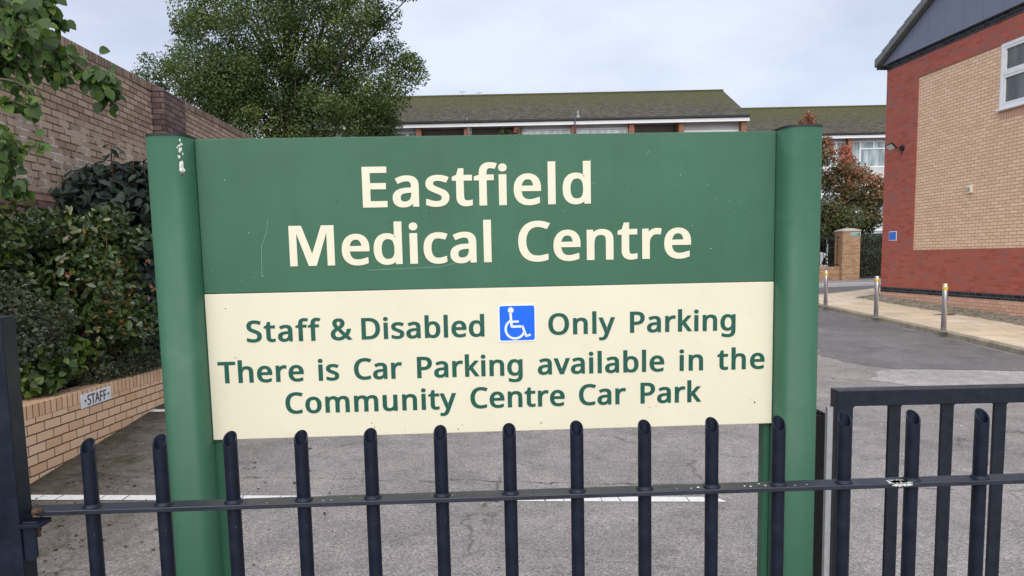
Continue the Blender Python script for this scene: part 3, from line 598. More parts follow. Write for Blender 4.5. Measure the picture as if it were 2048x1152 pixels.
for cx, side in ((-.0475, 1), (BW_+.0478, -1)):
    hw_ = .0465 if side == 1 else .0468
    po = MB().prism([(x, y+.012) for x, y in post_outline(cx, hw_, .062, .05)], 'z', g0-.3, 2.1585, True).build('post', M['post_green'], sign)
    e = po.data; e.polygons.foreach_set('use_smooth', [len(p.vertices) < 10 for p in e.polygons])
    MB().prism([(x, y+.012) for x, y in post_outline(cx, hw_+.0006, .0627, .0506)], 'z', 2.1585, 2.1625, False).build('post_cap', M['black_plastic'], po)
    x0, x1 = (0.0, .0165) if side == 1 else (BW_-.0100, BW_)
    MB().box(x0-.004, x1, .013, .045, g0-.3, ZT-.012).build('panel_channel', M['post_green'], po, .002)
    if side == 1:
        bo = MB().lathe([(.0095, 0), (.0095, .0022), (.0088, .003)], (x1, .028, 1.393), 18, axis='x').lathe([(.0052, .003), (.0052, .0085), (.0045, .0095)], (x1, .028, 1.393), 6, False, axis='x').build('bolt', M['zinc'], po)
        # dried dropping and chips near the top of the post
        d = MB()
        def flake(u, z, w, h, seed, th=.0010):
            u += .0125; z += .006
            r_ = random.Random(seed); pts = []
            for k in range(11):
                a = 2*math.pi*k/11; rr = .7+.5*r_.random(); pts.append((u+math.cos(a)*w*rr, z+math.sin(a)*h*rr))
            def surf(x): return .012-.062*max(0.0, 1-(min(1, abs((x-cx)/hw_)))**(2/.62))**(.62/2)
            n = len(pts); ctr = (u, surf(u)-th*2.2, z); base = len(d.v)
            d.add([(x, surf(x)-.0004, zz) for x, zz in pts]+[ctr], [(k, (k+1) % n, n) for k in range(n)])
        flake(-.0262, 2.0905, .0036, .011, 1, .0008); flake(-.0258, 2.081, .0042, .005, 2, .0012)
        for k, (u, z, w, h) in enumerate([(-.029, 2.108, .0022, .004), (-.0255, 2.124, .0022, .004), (-.028, 2.131, .0018, .003), (-.0245, 2.134, .0022, .003), (-.0275, 2.121, .0018, .005), (-.0232, 2.115, .001, .003), (-.031, 2.127, .001, .003), (-.0262, 2.142, .0012, .004)]): flake(u, z, w, h, 10+k, .0006)
        dk = d; d = MB(); flake(-.0256, 2.0745, .0040, .0042, 31, .0016); d.build('bird_dropping', paint('dried_dropping', (.20, .16, .11), .9, .3, 150), po, kind='stuff'); d = dk
        d.build('bird_dropping', M['dropping'], po, kind='stuff')
words_mesh('title_word', [('Eastfield', .3559, .8591)], .0880, 2.0050, M['cream_letter'], sign, -.0005)
words_mesh('title_word', [('Medical', .1880, .6357), ('Centre', .6956, 1.0845)], .0882, 1.8800, M['cream_letter'], sign, -.0005)
words_mesh('notice_word', [('Staff', .0874, .2510), ('&', .2727, .3185), ('Disabled', .3411, .6155), ('Only', .7599, .9113), ('Parking', .9456, 1.1880)], .0482, 1.7137, M['green_letter'], sign, -.0005)
words_mesh('notice_word', [('There', .0198, .2088), ('is', .2412, .2873), ('Car', .3207, .4278), ('Parking', .4618, .6999), ('available', .7343, 1.0239), ('in', 1.0591, 1.1137), ('the', 1.1467, 1.2564)], .0482, 1.6232, M['green_letter'], sign, -.0005)
words_mesh('notice_word', [('Community', .1647, .5476), ('Centre', .5800, .7947), ('Car', .8275, .9352), ('Park', .9691, 1.1099)], .0482, 1.5500, M['green_letter'], sign, -.0005)
# wheelchair badge
def rrect(x0, x1, z0, z1, r, n=6):
    pts = []
    for cx, cz, a0 in ((x1-r, z1-r, 0), (x0+r, z1-r, 90), (x0+r, z0+r, 180), (x1-r, z0+r, 270)):
        for k in range(n+1): a = R(a0+90*k/n); pts.append((cx+r*math.cos(a), cz+r*math.sin(a)))
    return pts
bx0, bx1, bz0, bz1 = .6475, .7316, 1.7004, 1.7841
bd = MB().prism(rrect(bx0, bx1, bz0, bz1, .0055), 'y', -.0011, -.0002).build('disabled_badge', M['badge_white'], sign)
MB().prism(rrect(bx0+.0027, bx1-.0027, bz0+.0030, bz1-.0027, .0045), 'y', -.0016, -.0011).build('blue_ground', M['badge_blue'], bd)
fg = MB()
def bp(u, v): return (bx0+(bx1-bx0)*u, bz1-(bz1-bz0)*v)
def stroke(p, q, w, ext=0):
    p, q = Vector(p), Vector(q); t = (q-p).normalized(); n_ = Vector((-t.y, t.x))*w/2; p = p-t*ext; q = q+t*ext
    fg.prism([tuple(p+n_), tuple(p-n_), tuple(q-n_), tuple(q+n_)], 'y', -.0021, -.0016)
W_ = .0049
cx_, cz_ = bp(.335, .150); fg.prism([(cx_+.0064*math.cos(2*math.pi*k/28), cz_+.0064*math.sin(2*math.pi*k/28)) for k in range(28)], 'y', -.0021, -.0016)
stroke(bp(.322, .19), bp(.352, .60), W_*1.1); stroke(bp(.338, .458), bp(.545, .458), W_*.9); stroke(bp(.337, .592), bp(.655, .592), W_, 0); stroke(bp(.632, .565), bp(.740, .868), W_); stroke(bp(.715, .862), bp(.858, .820), W_*.9)
wc = bp(.440, .660); rad = .0212; prev = None
arc = []
for k in range(34):
    a = R(118+(342-118)*k/33); arc.append(a)
out = [(wc[0]+(rad+W_*.48)*math.cos(a), wc[1]+(rad+W_*.48)*math.sin(a)) for a in arc]; inn = [(wc[0]+(rad-W_*.48)*math.cos(a), wc[1]+(rad-W_*.48)*math.sin(a)) for a in arc]
for k in range(33): fg.prism([out[k], out[k+1], inn[k+1], inn[k]], 'y', -.0021, -.0016)
fg.build('wheelchair_symbol', M['badge_white'], bd)
# specks of dirt and small chips on the panels
sp = MB(); r_ = random.Random(5)
def speck(u, z, s, sz=1.0):
    n = 7; sp.add([(u+math.cos(2*math.pi*k/n)*s*(.6+.6*r_.random()), -.0004, z+math.sin(2*math.pi*k/n)*s*sz*(.6+.6*r_.random())) for k in range(n)], [tuple(range(n))])
for u, z in [(.06, 2.07), (.105, 1.955), (.47, 2.035), (.86, 2.10), (1.06, 2.065), (.33, 1.915), (1.13, 1.90), (.74, 2.02), (.13, 1.86)]: speck(u, z, .0009)
for _ in range(34): speck(r_.uniform(.02, 1.25), r_.uniform(1.84, 2.15), r_.uniform(.0003, .0007))
sp.build('pale_chips', M['badge_white'], sign, kind='stuff')
sp = MB()
for u, z, s in [(.045, 1.79, .0012), (.06, 1.68, .0011), (.415, 1.565, .0008), (.355, 1.523, .0013), (.362, 1.513, .0013), (.74, 1.512, .0016), (1.235, 1.545, .0022), (1.228, 1.551, .001), (.99, 1.54, .0012), (1.005, 1.542, .0011), (.43, 1.505, .001), (.55, 1.503, .0014), (.56, 1.512, .0009), (.30, 2.02, .0014), (.50, 1.99, .0015), (.95, 2.03, .0012), (.62, 1.93, .0011), (1.17, 1.98, .001), (.205, 1.93, .0011), (.214, 1.915, .001)]: speck(u, z, s, 1.3)
for _ in range(26): speck(r_.uniform(.02, 1.25), r_.uniform(1.5, 1.82), r_.uniform(.0003, .0008))
sp.build('dirt_specks', M['soil'], sign, kind='stuff')
sc_ = MB()     # fine scratches in the green
for p in ([(.148, 1.985), (.143, 1.955), (.131, 1.925), (.128, 1.86)], [(.985, 2.11), (.99, 2.118)], [(.36, 1.868), (.52, 1.872), (.60, 1.89)]):
    for q0, q1 in zip(p, p[1:]):
        t = (Vector(q1)-Vector(q0)).normalized(); n_ = Vector((-t.y, t.x))*.00055; sc_.add([(q0[0]+n_.x, -.0003, q0[1]+n_.y), (q0[0]-n_.x, -.0003, q0[1]-n_.y), (q1[0]-n_.x, -.0003, q1[1]-n_.y), (q1[0]+n_.x, -.0003, q1[1]+n_.y)], [(0, 1, 2, 3)])
sc_.build('scratches', paint('scratch', (.16, .30, .21), .6, .1, 30), sign, kind='stuff')

# ================================================================== RAILINGS IN FRONT
FA, FB = P(174, 880, 1.17), P(1965, 820, 1.225)
fdir = Vector((FB.x-FA.x, FB.y-FA.y, 0)).normalized(); fang = math.atan2(fdir.y, fdir.x)
fence = empty('railing', (FA.x, FA.y, 0), fang)
tag(fence, 'navy tubular railing with slanted open tops running across the front of the sign', 'railing')
ZR = 1.4878
def picket_mesh():
    b = MB(); seg = 32; ro, ri = .0113, .0090; zt = 0.0
    def zc(a): return zt-.0105*(1-math.sin(a))
    outer = [(ro*math.cos(2*math.pi*k/seg), ro*math.sin(2*math.pi*k/seg)) for k in range(seg)]
    inner = [(ri*math.cos(2*math.pi*k/seg), ri*math.sin(2*math.pi*k/seg)) for k in range(seg)]
    n = seg; vs = [(x, y, -1.56) for x, y in outer]+[(x, y, zc(2*math.pi*k/seg)) for k, (x, y) in enumerate(outer)]+[(x, y, zc(2*math.pi*k/seg)) for k, (x, y) in enumerate(inner)]+[(x, y, -.045) for x, y in inner]
    fs = []
    for r_ in range(3): fs += [(r_*n+k, r_*n+(k+1) % n, (r_+1)*n+(k+1) % n, (r_+1)*n+k) for k in range(n)]
    fs += [tuple(3*n+k for k in range(n))]
    b.add(vs, fs, True); b.sm[-1] = False
    return b
PX = [174, 318, 459, 601, 740, 880, 1018, 1153, 1289, 1424, 1558, 1690, 1827, 1965]
PY = [880, 872, 866, 864, 860, 854, 850, 845, 843, 838, 835, 827, 823, 820]
def on_fence(px, py):
    n_ = Vector((-fdir.y, fdir.x, 0)); r = ray(px, py); t = n_.dot(Vector((FA.x, FA.y, EYE))-Vector((0, 0, EYE)))/n_.dot(r); q = Vector((0, 0, EYE))+r*t
    return (q-FA).to_2d().dot(fdir.to_2d()), q.z
SP = [on_fence(x, y) for x, y in zip(PX, PY)]
SP += [(SP[-1][0]+.117, SP[-1][1]), (SP[-1][0]+.234, SP[-1][1])]
p0 = None
for i, (s, z) in enumerate(SP):
    if p0 is None:
        p0 = picket_mesh().build('picket', M['navy'], fence); e = p0.modifiers.new('edge', 'EDGE_SPLIT'); e.split_angle = R(50); o = p0
        wd = MB().lathe([(.0114, .0095), (.0126, .0072), (.0146, .0050), (.0152, .0040)], (0, 0, 0), 20).lathe([(.0142, -.0040), (.0126, -.0055), (.0114, -.0066)], (0, 0, 0), 20).build('weld_bead', M['navy'], p0)
        wd0 = wd
    else:
        o = p0.copy(); COL.objects.link(o); o.parent = fence; wd = wd0.copy(); COL.objects.link(wd); wd.parent = o
    o.location = (s, 0, z+.0012)
    wd.location = (0, 0, ZR-(z+.0012))
s0, _ = on_fence(52, 1028)
rl = MB(); L1 = SP[-1][0]+.3
rl.prism([(s0, .004), (s0+.030, -.0175), (L1, -.0175), (L1, .0175), (s0+.004, .0175)], 'z', ZR-.004, ZR+.004)
rl.build('rail', M['navy_rail'], fence, .0012)
MB().box(s0+.01, L1, -.0175, .0175, .246, .254).build('rail', M['navy'], fence, .001)
# flaked patch and chips on the rail
ck = MB(); r_ = random.Random(3)
def rail_chip(s, w, d, face='top', y=0):
    n = 12; pts = []
    for k in range(n):
        a = 2*math.pi*k/n; rr = .55+.75*r_.random(); pts.append((math.cos(a)*w*rr, math.sin(a)*d*rr))
    if face == 'top': ck.add([(s+u, max(-.0172, min(.0172, y+v)), ZR+.0043) for u, v in pts], [tuple(range(n))])
    else: ck.add([(s+u, -.0178, min(ZR+.0036, ZR+y+v)) for u, v in pts], [tuple(range(n))])
sc0, _ = on_fence(1792, 962)
for k in range(5): rail_chip(sc0-.014+.007*k, .008, .011, 'top', -.010+.003*(k % 2))
for k in range(4): rail_chip(sc0-.010+.0075*k, .0058, .0026, 'front', .0016)
ck.build('peeled_paint', paint('bare_galvanising', (.70, .70, .68), .5, .2, 200, metal=.2), fence, kind='stuff')
ck = MB()
for px, w in ((1380, .0016), (1395, .0024), (1487, .002), (1498, .0022), (1519, .0018), (1528, .002), (478, .0012), (536, .001), (648, .0012), (664, .001), (1352, .001), (905, .001), (1010, .0012), (700, .0008), (1610, .0012), (1585, .0014)):
    s, _ = on_fence(px, 975); rail_chip(s, w, w*1.3, 'top', r_.uniform(-.012, .006))
s_, z_ = SP[5]
ck.build('paint_specks', M['badge_white'], fence, kind='stuff')

# left hand gate post of the railing with its hinge bracket
fp = empty('railing_post', (-.7985, 1.131, 0), fang)
tag(fp, 'thick navy square steel post at the left end of the slanted-top railing', 'post')
MB().box(-.075, 0, 0, .036, -.3, 1.812).build('post_tube', M['navy'], fp, .002)
hz = MB(); hz.prism([(-.0005, -.004), (.030, -.004), (.034, 0), (.034, .028), (.030, .034), (-.0005, .034)], 'z', ZR-.0165, ZR-.0105); hz.prism([(.0005, 1.414), (.014, 1.414), (.021, 1.421), (.021, 1.470), (.026, 1.4795), (.0005, 1.4795)], 'y', .004, .009); hz.build('hinge_bracket', M['navy'], fp, .001)
MB().lathe([(.0085, 0), (.0085, .0035), (.0072, .0052)], (.020, .014, ZR+.0045), 6, False).build('bolt_head', M['rust'], fp)
MB().lathe([(.0055, -.016), (.0055, -.0065)], (.020, .014, ZR-.010), 6, False).lathe([(.0035, -.026), (.0035, -.0155)], (.020, .014, ZR-.010), 10).build('bolt_nut', M['rust'], fp)

# ================================================================== GATE, BLACK POST AND GALVANISED STRIP TO THE RIGHT
gt = P(1675, 781, 2.2)
gate = empty('steel_gate', (gt.x, gt.y, 0), R(.35)); GZ = gt.z
tag(gate, 'navy steel gate of flat bars under a thick square top tube, right of the sign', 'gate')
T = .051
MB().prism([(0, GZ), (0, .15), (T, .15), (T, GZ-T-.006), (T+.006, GZ-T), (2.9, GZ-T), (2.9, GZ)], 'y', 0, .050).build('frame_tube', M['navy_gate'], gate, .003)
MB().box(T, 2.9, .004, .046, .15, .20).build('bottom_rail', M['navy_gate'], gate, .003)
g0 = None
for i in range(17):
    x = .1905+.1655*i
    if g0 is None:
        bb = MB().box(-.019, .019, .019, .031, .2, GZ-T)
        for sg in (-1, 1): bb.prism([(sg*.019, GZ-T-.0005), (sg*.026, GZ-T-.0005), (sg*.019, GZ-T-.010)], 'y', .020, .030)
        g0 = bb.build('bar', M['navy_gate'], gate, .0015); o = g0
    else: o = g0.copy(); COL.objects.link(o); o.parent = gate
    o.location = (x, 0, 0)
bp_ = P(1598, 829, 2.42); br_ = P(1660, 826, 2.42)
bk = empty('black_post', (bp_.x, 2.42, gz(1, 2.4)-.2)); h = bp_.z-bk.location.z
tag(bk, 'broad matt black post with a frayed top between the green sign post and the gate', 'post')
b = MB(); b.box(0, br_.x-bp_.x, 0, .09, 0, h-.006); r_ = random.Random(9)
for k in range(26):
    x = r_.uniform(.002, br_.x-bp_.x-.01); b.box(x, x+r_.uniform(.004, .010), r_.uniform(.0, .03), r_.uniform(.04, .088), h-.010, h+r_.uniform(-.004, .007))
b.build('post_body', M['black_timber'], bk, .001)
sp_ = P(1661, 815, 2.15)
st = empty('galvanised_strip', (sp_.x, 2.15, gz(1, 2.1)-.1)); h = sp_.z-st.location.z
tag(st, 'thin pale grey metal channel standing upright between the black post and the gate', 'channel')
MB().box(-.0085, .0085, 0, .0018, 0, h).box(-.0085, -.0068, .0018, .016, 0, h).box(.0068, .0085, .0018, .016, 0, h+.0015).build('channel', M['galv'], st, .0005)

# ================================================================== BROWN BRICK WALL
hw0 = Vector((-4.658, 7.25, 0))
hw = empty('brick_wall', hw0-WD*6.0, W_ANG)
tag(hw, 'tall brown brick wall with a plum brick pier behind the shrubs on the left', 'wall')
def lx(px, py, o):      # distance along a wall from its empty for a pixel lying on its face
    n_ = Vector((-WD.y, WD.x, 0)); r = ray(px, py); t = n_.dot(o-Vector((0, 0, EYE)))/n_.dot(r); q = Vector((0, 0, EYE))+r*t
    return (q-o).to_2d().dot(WD.to_2d()), q.z
o_ = Vector((hw.location.x, hw.location.y, EYE))
xa, za = lx(210, 118, o_); xp0, zp = lx(300, 167, o_); xp1, zp1 = lx(345, 190, o_); xe, ze = lx(500, 272, o_)
def top(x): return za+(x-xa)*(ze-za)/(xe-xa)
hh = .215; XE = 19.0
def sloped(b, x0, x1, y0, y1, zf0, zf1):
    b.add([(x0, y0, zf0(x0)), (x1, y0, zf0(x1)), (x1, y1, zf0(x1)), (x0, y1, zf0(x0)), (x0, y0, zf1(x0)), (x1, y0, zf1(x1)), (x1, y1, zf1(x1)), (x0, y1, zf1(x0))], [(0,3,2,1),(4,5,6,7),(0,1,5,4),(1,2,6,5),(2,3,7,6),(3,0,4,7)])
bm_ = MB()
sloped(bm_, 0, xp0, 0, .22, lambda x: 2.60, lambda x: top(x)-.107); sloped(bm_, xp1, XE, 0, .22, lambda x: 2.60, lambda x: top(x)-.107)
bm_.build('wall_face', M['brown_brick'], hw)
bm_ = MB(); sloped(bm_, -.02, xp0, -.012, .232, lambda x: top(x)-.107, lambda x: top(x)); sloped(bm_, xp1, XE, -.012, .232, lambda x: top(x)-.107, lambda x: top(x))
bm_.build('coping', M['brown_soldier'], hw, .006)
bm_ = MB(); bm_.box(xp0, xp1, -.17, .28, 0, zp-.10); bm_.add([(xp0, -.17, zp-.099), (xp1, -.17, zp-.099), (xp1, .28, zp-.099), (xp0, .28, zp-.099), (xp0, -.17, zp-.07), (xp1, -.17, zp-.07), (xp1, -.02, zp+.02), (xp0, -.02, zp+.02), (xp1, .2, zp+.02), (xp0, .2, zp+.02), (xp1, .28, zp-.03), (xp0, .28, zp-.03)],
    [(0, 1, 5, 4), (4, 5, 6, 7), (7, 6, 8, 9), (9, 8, 10, 11), (11, 10, 2, 3), (0, 4, 7, 9, 11, 3), (1, 2, 10, 8, 6, 5), (0, 3, 2, 1)])
bm_.build('pier', M['pier_brick'], hw, .004)
bm_ = MB(); bm_.prism([(-.06, 0), (-.06, 2.56), (-.0, 2.65), (.24, 2.65), (.24, 0)], 'x', 0, xp0)
bm_.prism([(-.06, 0), (-.06, 2.56), (-.0, 2.65), (.24, 2.65), (.24, 0)], 'x', xp1, XE)
bm_.build('plinth', M['plinth_brick'], hw, .004)

# ================================================================== PLANTER WALL, BED AND STAFF PLATE
pl0 = Vector((-3.518, 5.155, .906))
pl = empty('planter_wall', pl0, W_ANG, 0)
pl.rotation_euler = (0, R(2.3), W_ANG)           # its top falls a little towards the back
tag(pl, 'low buff brick planter wall with a header course on top, under the shrubs', 'planter wall')
MB().box(-3.2, 5.0, 0, .20, -1.1, -.106).build('wall_face', M['buff_brick'], pl)
MB().box(-3.2, 5.0, -.002, .215, -.106, 0).build('header_course', M['buff_header'], pl, .005)
soil = MB(); ext = [(-3.0, 2.1), (9.0, 2.1)]
p = [pl0+WD*t for t in (-3.2, 5.0)]; nrm = Vector((-WD.y, WD.x, 0)).normalized()
b = MB(); nn = 30
for i in range(nn+1):
    for j in range(9):
        q = pl0+WD*(-3.2+8.2*i/nn)+nrm*(.19+1.0*j/8); b.v.append((q.x, q.y, .80-.04*(-3.2+8.2*i/nn)+.06*math.sin(i*1.7+j*2.1)+.10*j/8))
for i in range(nn):
    for j in range(8): b.f.append((i*9+j, (i+1)*9+j, (i+1)*9+j+1, i*9+j+1)); b.sm.append(True)
b.build('bed_soil', M['soil'], kind='structure')
sa, sz = .748, 0
stf = empty('staff_plate', pl0+WD*.752+Vector((0, 0, -.03)), W_ANG); stf.rotation_euler = (0, R(1.4), W_ANG)
tag(stf, 'small white STAFF plate screwed to the planter wall', 'plate')
SW = .528
MB().box(0, SW, -.007, -.0035, -.150, -.034).build('plate', M['plate_white'], stf, .001)
text_mesh('plate_lettering', [('STAFF', .108, .440)], .086, -.136, M['plate_black'], stf, -.0076, weight=(40, 14))
for x in (.07, .475): MB().lathe([(.010, -.0110), (.010, -.0070)], (x, 0, -.092), 10, axis='y').build('screw', M['rust'], stf)

# ================================================================== SHRUBS IN THE BED
def bedp(px, py, Y): return P(px, py, Y)
def shrub_stems(b, base, blobs, n, rad=.010):
    for _ in range(n):
        t = random.choice(blobs); e = Vector(t[:3])+Vector((random.uniform(-1, 1)*t[3]*.6, random.uniform(-1, 1)*t[4]*.6, random.uniform(-.5, .8)*t[5]))
        s = Vector(base)+Vector((random.uniform(-.12, .12), random.uniform(-.25, .25), 0)); m = s.lerp(e, .5)+Vector((random.uniform(-.1, .1), random.uniform(-.1, .1), .08))
        b.tube([s, m, e], [rad, rad*.7, rad*.3], 5)
# dark viburnum against the wall
B_V = [(*bedp(215, 400, 8.2), .50, .60, .40), (*bedp(150, 405, 7.9), .34, .45, .26), (*bedp(265, 450, 8.1), .40, .5, .50), (*bedp(285, 560, 8.0), .36, .5, .55), (*bedp(240, 380, 8.4), .45, .5, .32), (*bedp(290, 380, 8.3), .35, .5, .30), (*bedp(280, 640, 7.8), .33, .45, .40), (*bedp(170, 480, 8.2), .4, .5, .4)]
vb = empty('dark_shrub', (-4.35, 8.1, .85)); vb_inv = Matrix.Translation((4.35, -8.1, -.85))
tag(vb, 'dark leathery-leaved shrub rising against the brown brick wall beside the left sign post', 'shrub')
def rel(pos, o): return pos-np.array(o.location)
pos, tip, up = blob_leaves(B_V, 5200, .3, .8)
foliage('leaves', M['leaf_viburnum'], vb, rel(pos, vb), tip, up, .125, LEAF6, jitter=.3, narrow=.72)
b = MB(); shrub_stems(b, (0, 0, 0), [(x+4.35, y-8.1, z-.85, a, c_, d) for x, y, z, a, c_, d in B_V], 26, .012)
top_tw = [bedp(226, 360, 7.7), bedp(223, 318, 7.7), bedp(222, 286, 7.7)]
for pth in (top_tw, [bedp(265, 350, 8.0), bedp(268, 318, 8.0)], [bedp(290, 352, 8.0), bedp(286, 320, 8.0)], [bedp(120, 385, 7.8), bedp(112, 372, 7.8)]):
    b.tube([Vector(q)-vb.location for q in pth], [.008]*(len(pth)-1)+[.004], 5)
b.build('stems', M['brown_twig'], vb)
tw = np.array([bedp(222, 289, 7.7), bedp(222, 289, 7.7), bedp(222, 296, 7.7), bedp(223, 305, 7.7), bedp(223, 322, 7.7), bedp(268, 322, 8.), bedp(268, 322, 8.), bedp(286, 325, 8.), bedp(222, 312, 7.7)])
tp = np.array([(-1, 0, -.3), (1, 0, -.5), (.8, -.2, -.9), (-.7, -.5, -.9), (.9, -.5, -.3), (-.9, -.4, -.3), (.9, 0, -.2), (.7, -.4, .3), (-.3, -.9, -.2)], float)
foliage('shoot_leaves', M['leaf_viburnum'], vb, rel(tw, vb), unit(tp), np.tile([0, -.3, 1.], (len(tw), 1)), .15, LEAF6, jitter=.1, narrow=.75)
# photinia hedge
B_P = [(*bedp(120, 500, 6.9), .40, .60, .36), (*bedp(60, 530, 6.5), .34, .6, .42), (*bedp(200, 520, 7.0), .34, .55, .38), (*bedp(225, 590, 6.9), .32, .5, .40), (*bedp(140, 590, 6.7), .42, .6, .45), (*bedp(60, 620, 6.3), .36, .6, .45), (*bedp(190, 660, 6.7), .34, .5, .34), (*bedp(100, 690, 6.4), .38, .6, .36), (*bedp(60, 480, 6.7), .22, .4, .22), (*bedp(10, 570, 6.2), .3, .6, .4), (*bedp(160, 460, 7.0), .36, .5, .16), (*bedp(120, 745, 6.4), .32, .4, .2)]
ph = empty('photinia_shrub', (-4.0, 6.6, .85))
tag(ph, 'glossy green shrub with reddish young leaves spilling over the planter wall', 'shrub')
r_ = np.random.default_rng(12); B_Q = []
for q in B_P:
    B_Q.append((q[0], q[1], q[2], q[3]*.80, q[4]*.80, q[5]*.80))
    for _ in range(7):
        d = unit(r_.normal(0, 1, 3)); s_ = r_.uniform(.09, .17); B_Q.append((q[0]+d[0]*q[3]*.92, q[1]+d[1]*q[4]*.92, q[2]+d[2]*q[5]*.92, s_, s_, s_*1.1))
pos, tip, up = blob_leaves(B_Q, 10500, .30, -.2)
foliage('leaves', M['leaf_photinia'], ph, rel(pos, ph), tip, up, .072, LEAF6, jitter=.5, narrow=.78, tint=np.clip(rng.beta(1.5, 1.6, len(pos)), 0, 1))
sh = []
for q in B_P:
    for _ in range(3):
        d = unit(r_.normal(0, 1, 3)*np.array([1, 1, .8])+np.array([.3, -.4, .5])); e_ = np.array(q[:3])+d*np.array(q[3:6])*1.05
        for _ in range(5): sh.append((e_+r_.normal(0, .02, 3), unit(d+r_.normal(0, .5, 3)+np.array([0, 0, .6]))))
foliage('young_leaves', M['leaf_photinia'], ph, rel(np.array([s_[0] for s_ in sh]), ph), np.array([s_[1] for s_ in sh]), np.tile([.3, -.6, .5], (len(sh), 1)), .060, LEAF6, jitter=.25, narrow=.7, tint=np.clip(r_.normal(.86, .14, len(sh)), .6, 1.15))
b = MB(); shrub_stems(b, (0, 0, 0), [(x+4.0, y-6.6, z-.85, a, c_, d) for x, y, z, a, c_, d in B_P], 44, .009); b.build('stems', M['brown_twig'], ph)
# small-leaved grey shrub by the navy post
B_C = [(*bedp(30, 640, 5.6), .20, .35, .22), (*bedp(70, 690, 5.6), .16, .3, .20), (*bedp(20, 700, 5.5), .2, .3, .25), (*bedp(95, 640, 5.8), .14, .3, .16), (*bedp(0, 590, 5.7), .16, .3, .2)]
cs = empty('grey_leaved_shrub', (-3.95, 5.6, .85))
tag(cs, 'small grey-green fine-leaved shrub in the planter just right of the navy post', 'shrub')
pos, tip, up = blob_leaves(B_C, 3600, .35, -.2); foliage('leaves', M['leaf_cover'], cs, rel(pos, cs), tip, up, .034, LEAF4, jitter=.5)
b = MB(); shrub_stems(b, (0, 0, 0), [(x+3.95, y-5.6, z-.85, a, c_, d) for x, y, z, a, c_, d in B_C], 24, .005); b.build('stems', M['brown_twig'], cs)
# bright low plant at the wall corner
B_F = [(*bedp(110, 735, 5.85), .16, .3, .13), (*bedp(80, 765, 5.6), .12, .25, .09), (*bedp(130, 700, 6.0), .14, .25, .1), (*bedp(75, 720, 5.6), .1, .2, .12)]
fs_ = empty('low_leafy_plant', (-3.75, 5.7, .85))
tag(fs_, 'low bright green leafy plant behind the near end of the planter wall', 'plant')
pos, tip, up = blob_leaves(B_F, 640, .4, .2); foliage('leaves', M['leaf_fresh'], fs_, rel(pos, fs_), tip, up, .056, LEAFO, jitter=.35)
b = MB(); shrub_stems(b, (0, 0, 0), [(x+3.75, y-5.7, z-.85, a, c_, d) for x, y, z, a, c_, d in B_F], 16, .004); b.build('stems', M['twig'], fs_)
# trailing ground cover over the wall
B_G = [(*bedp(190, 745, 6.5), .20, .35, .10), (*bedp(230, 735, 6.9), .2, .35, .12), (*bedp(270, 725, 7.2), .2, .35, .12), (*bedp(310, 712, 7.6), .2, .35, .12), (*bedp(250, 705, 7.3), .2, .35, .14), (*bedp(340, 700, 8.0), .2, .35, .14)]
gc = empty('trailing_shrub', (-3.95, 7.2, .8))
tag(gc, 'dull brown-green twiggy low shrub trailing over the far part of the planter wall', 'shrub')
pos, tip, up = blob_leaves(B_G, 6500, .3, .1); foliage('leaves', M['leaf_cover'], gc, rel(pos, gc), tip, up, .030, LEAF4, jitter=.6, narrow=.8)
b = MB()
for _ in range(70):
    t = random.choice(B_G); s = Vector(t[:3])-gc.location+Vector((random.uniform(-.15, .15), random.uniform(-.3, .3), -.05)); e = s+Vector((random.uniform(-.1, .2), random.uniform(-.25, .1), random.uniform(.05, .2)))
    b.tube([s, s.lerp(e, .5)+Vector((0, 0, .05)), e], [.003, .003, .0015], 4)
b.build('stems', M['brown_twig'], gc)

# ================================================================== OVERHANGING TREE AT TOP LEFT
ot = empty('overhanging_tree', (-3.75, 3.1, gz(-3.75, 3.1)))
tag(ot, 'broad-leaved tree whose leafy branches hang in at the upper left corner', 'tree')
TB = MB(); LP, LT, LU = [], [], []
def O(px, py, Y): return P(px, py, Y)-ot.location
TB.tube([(0, 0, -.1), (.03, .02, .9), (-.02, .05, 1.9), (.05, .04, 2.7), (.1, .0, 3.4)], [.085, .07, .06, .045, .02], 10)
TB.build('trunk', M['bark'], ot)
TB = MB()
def limb(pts, r0, r1, leaves, spread=.10, hang=.8, off=0.0):
    pts = [Vector(p) for p in pts]
    # resample as a smooth curve
    out = []
    for i in range(len(pts)-1):
        a_ = pts[max(i-1, 0)]; b_ = pts[i]; c_ = pts[i+1]; d_ = pts[min(i+2, len(pts)-1)]
        for k in range(6):
            t = k/6; out.append(.5*((2*b_)+(-a_+c_)*t+(2*a_-5*b_+4*c_-d_)*t*t+(-a_+3*b_-3*c_+d_)*t**3))
    out.append(pts[-1]); n = len(out)
    TB.tube(out, [r0+(r1-r0)*i/(n-1) for i in range(n)], 6)
    for _ in range(int(leaves*1.75)):
        i = random.uniform(.05, 1)*(n-1); k = min(int(i), n-2); q = out[k].lerp(out[k+1], i-k)
        dr = (out[k+1]-out[k]).normalized()
        a_ = Vector((random.gauss(0, 1), random.gauss(0, 1), random.gauss(-.1, .8))).normalized()*random.uniform(.01, spread)
        tw_ = q+a_
        if a_.length > .03: TB.tube([q, tw_], [.0018, .0012], 4, False)
        LP.append(tuple(tw_)); t = Vector((random.gauss(0, .5), random.gauss(0, .5), -hang+random.gauss(0, .25)))+dr*.5+a_.normalized()*.4; LT.append(tuple(t.normalized()))
        LU.append((random.gauss(0, .5), random.gauss(-.8, .4), random.gauss(.6, .3)))
root = Vector((.0, .05, 2.0))
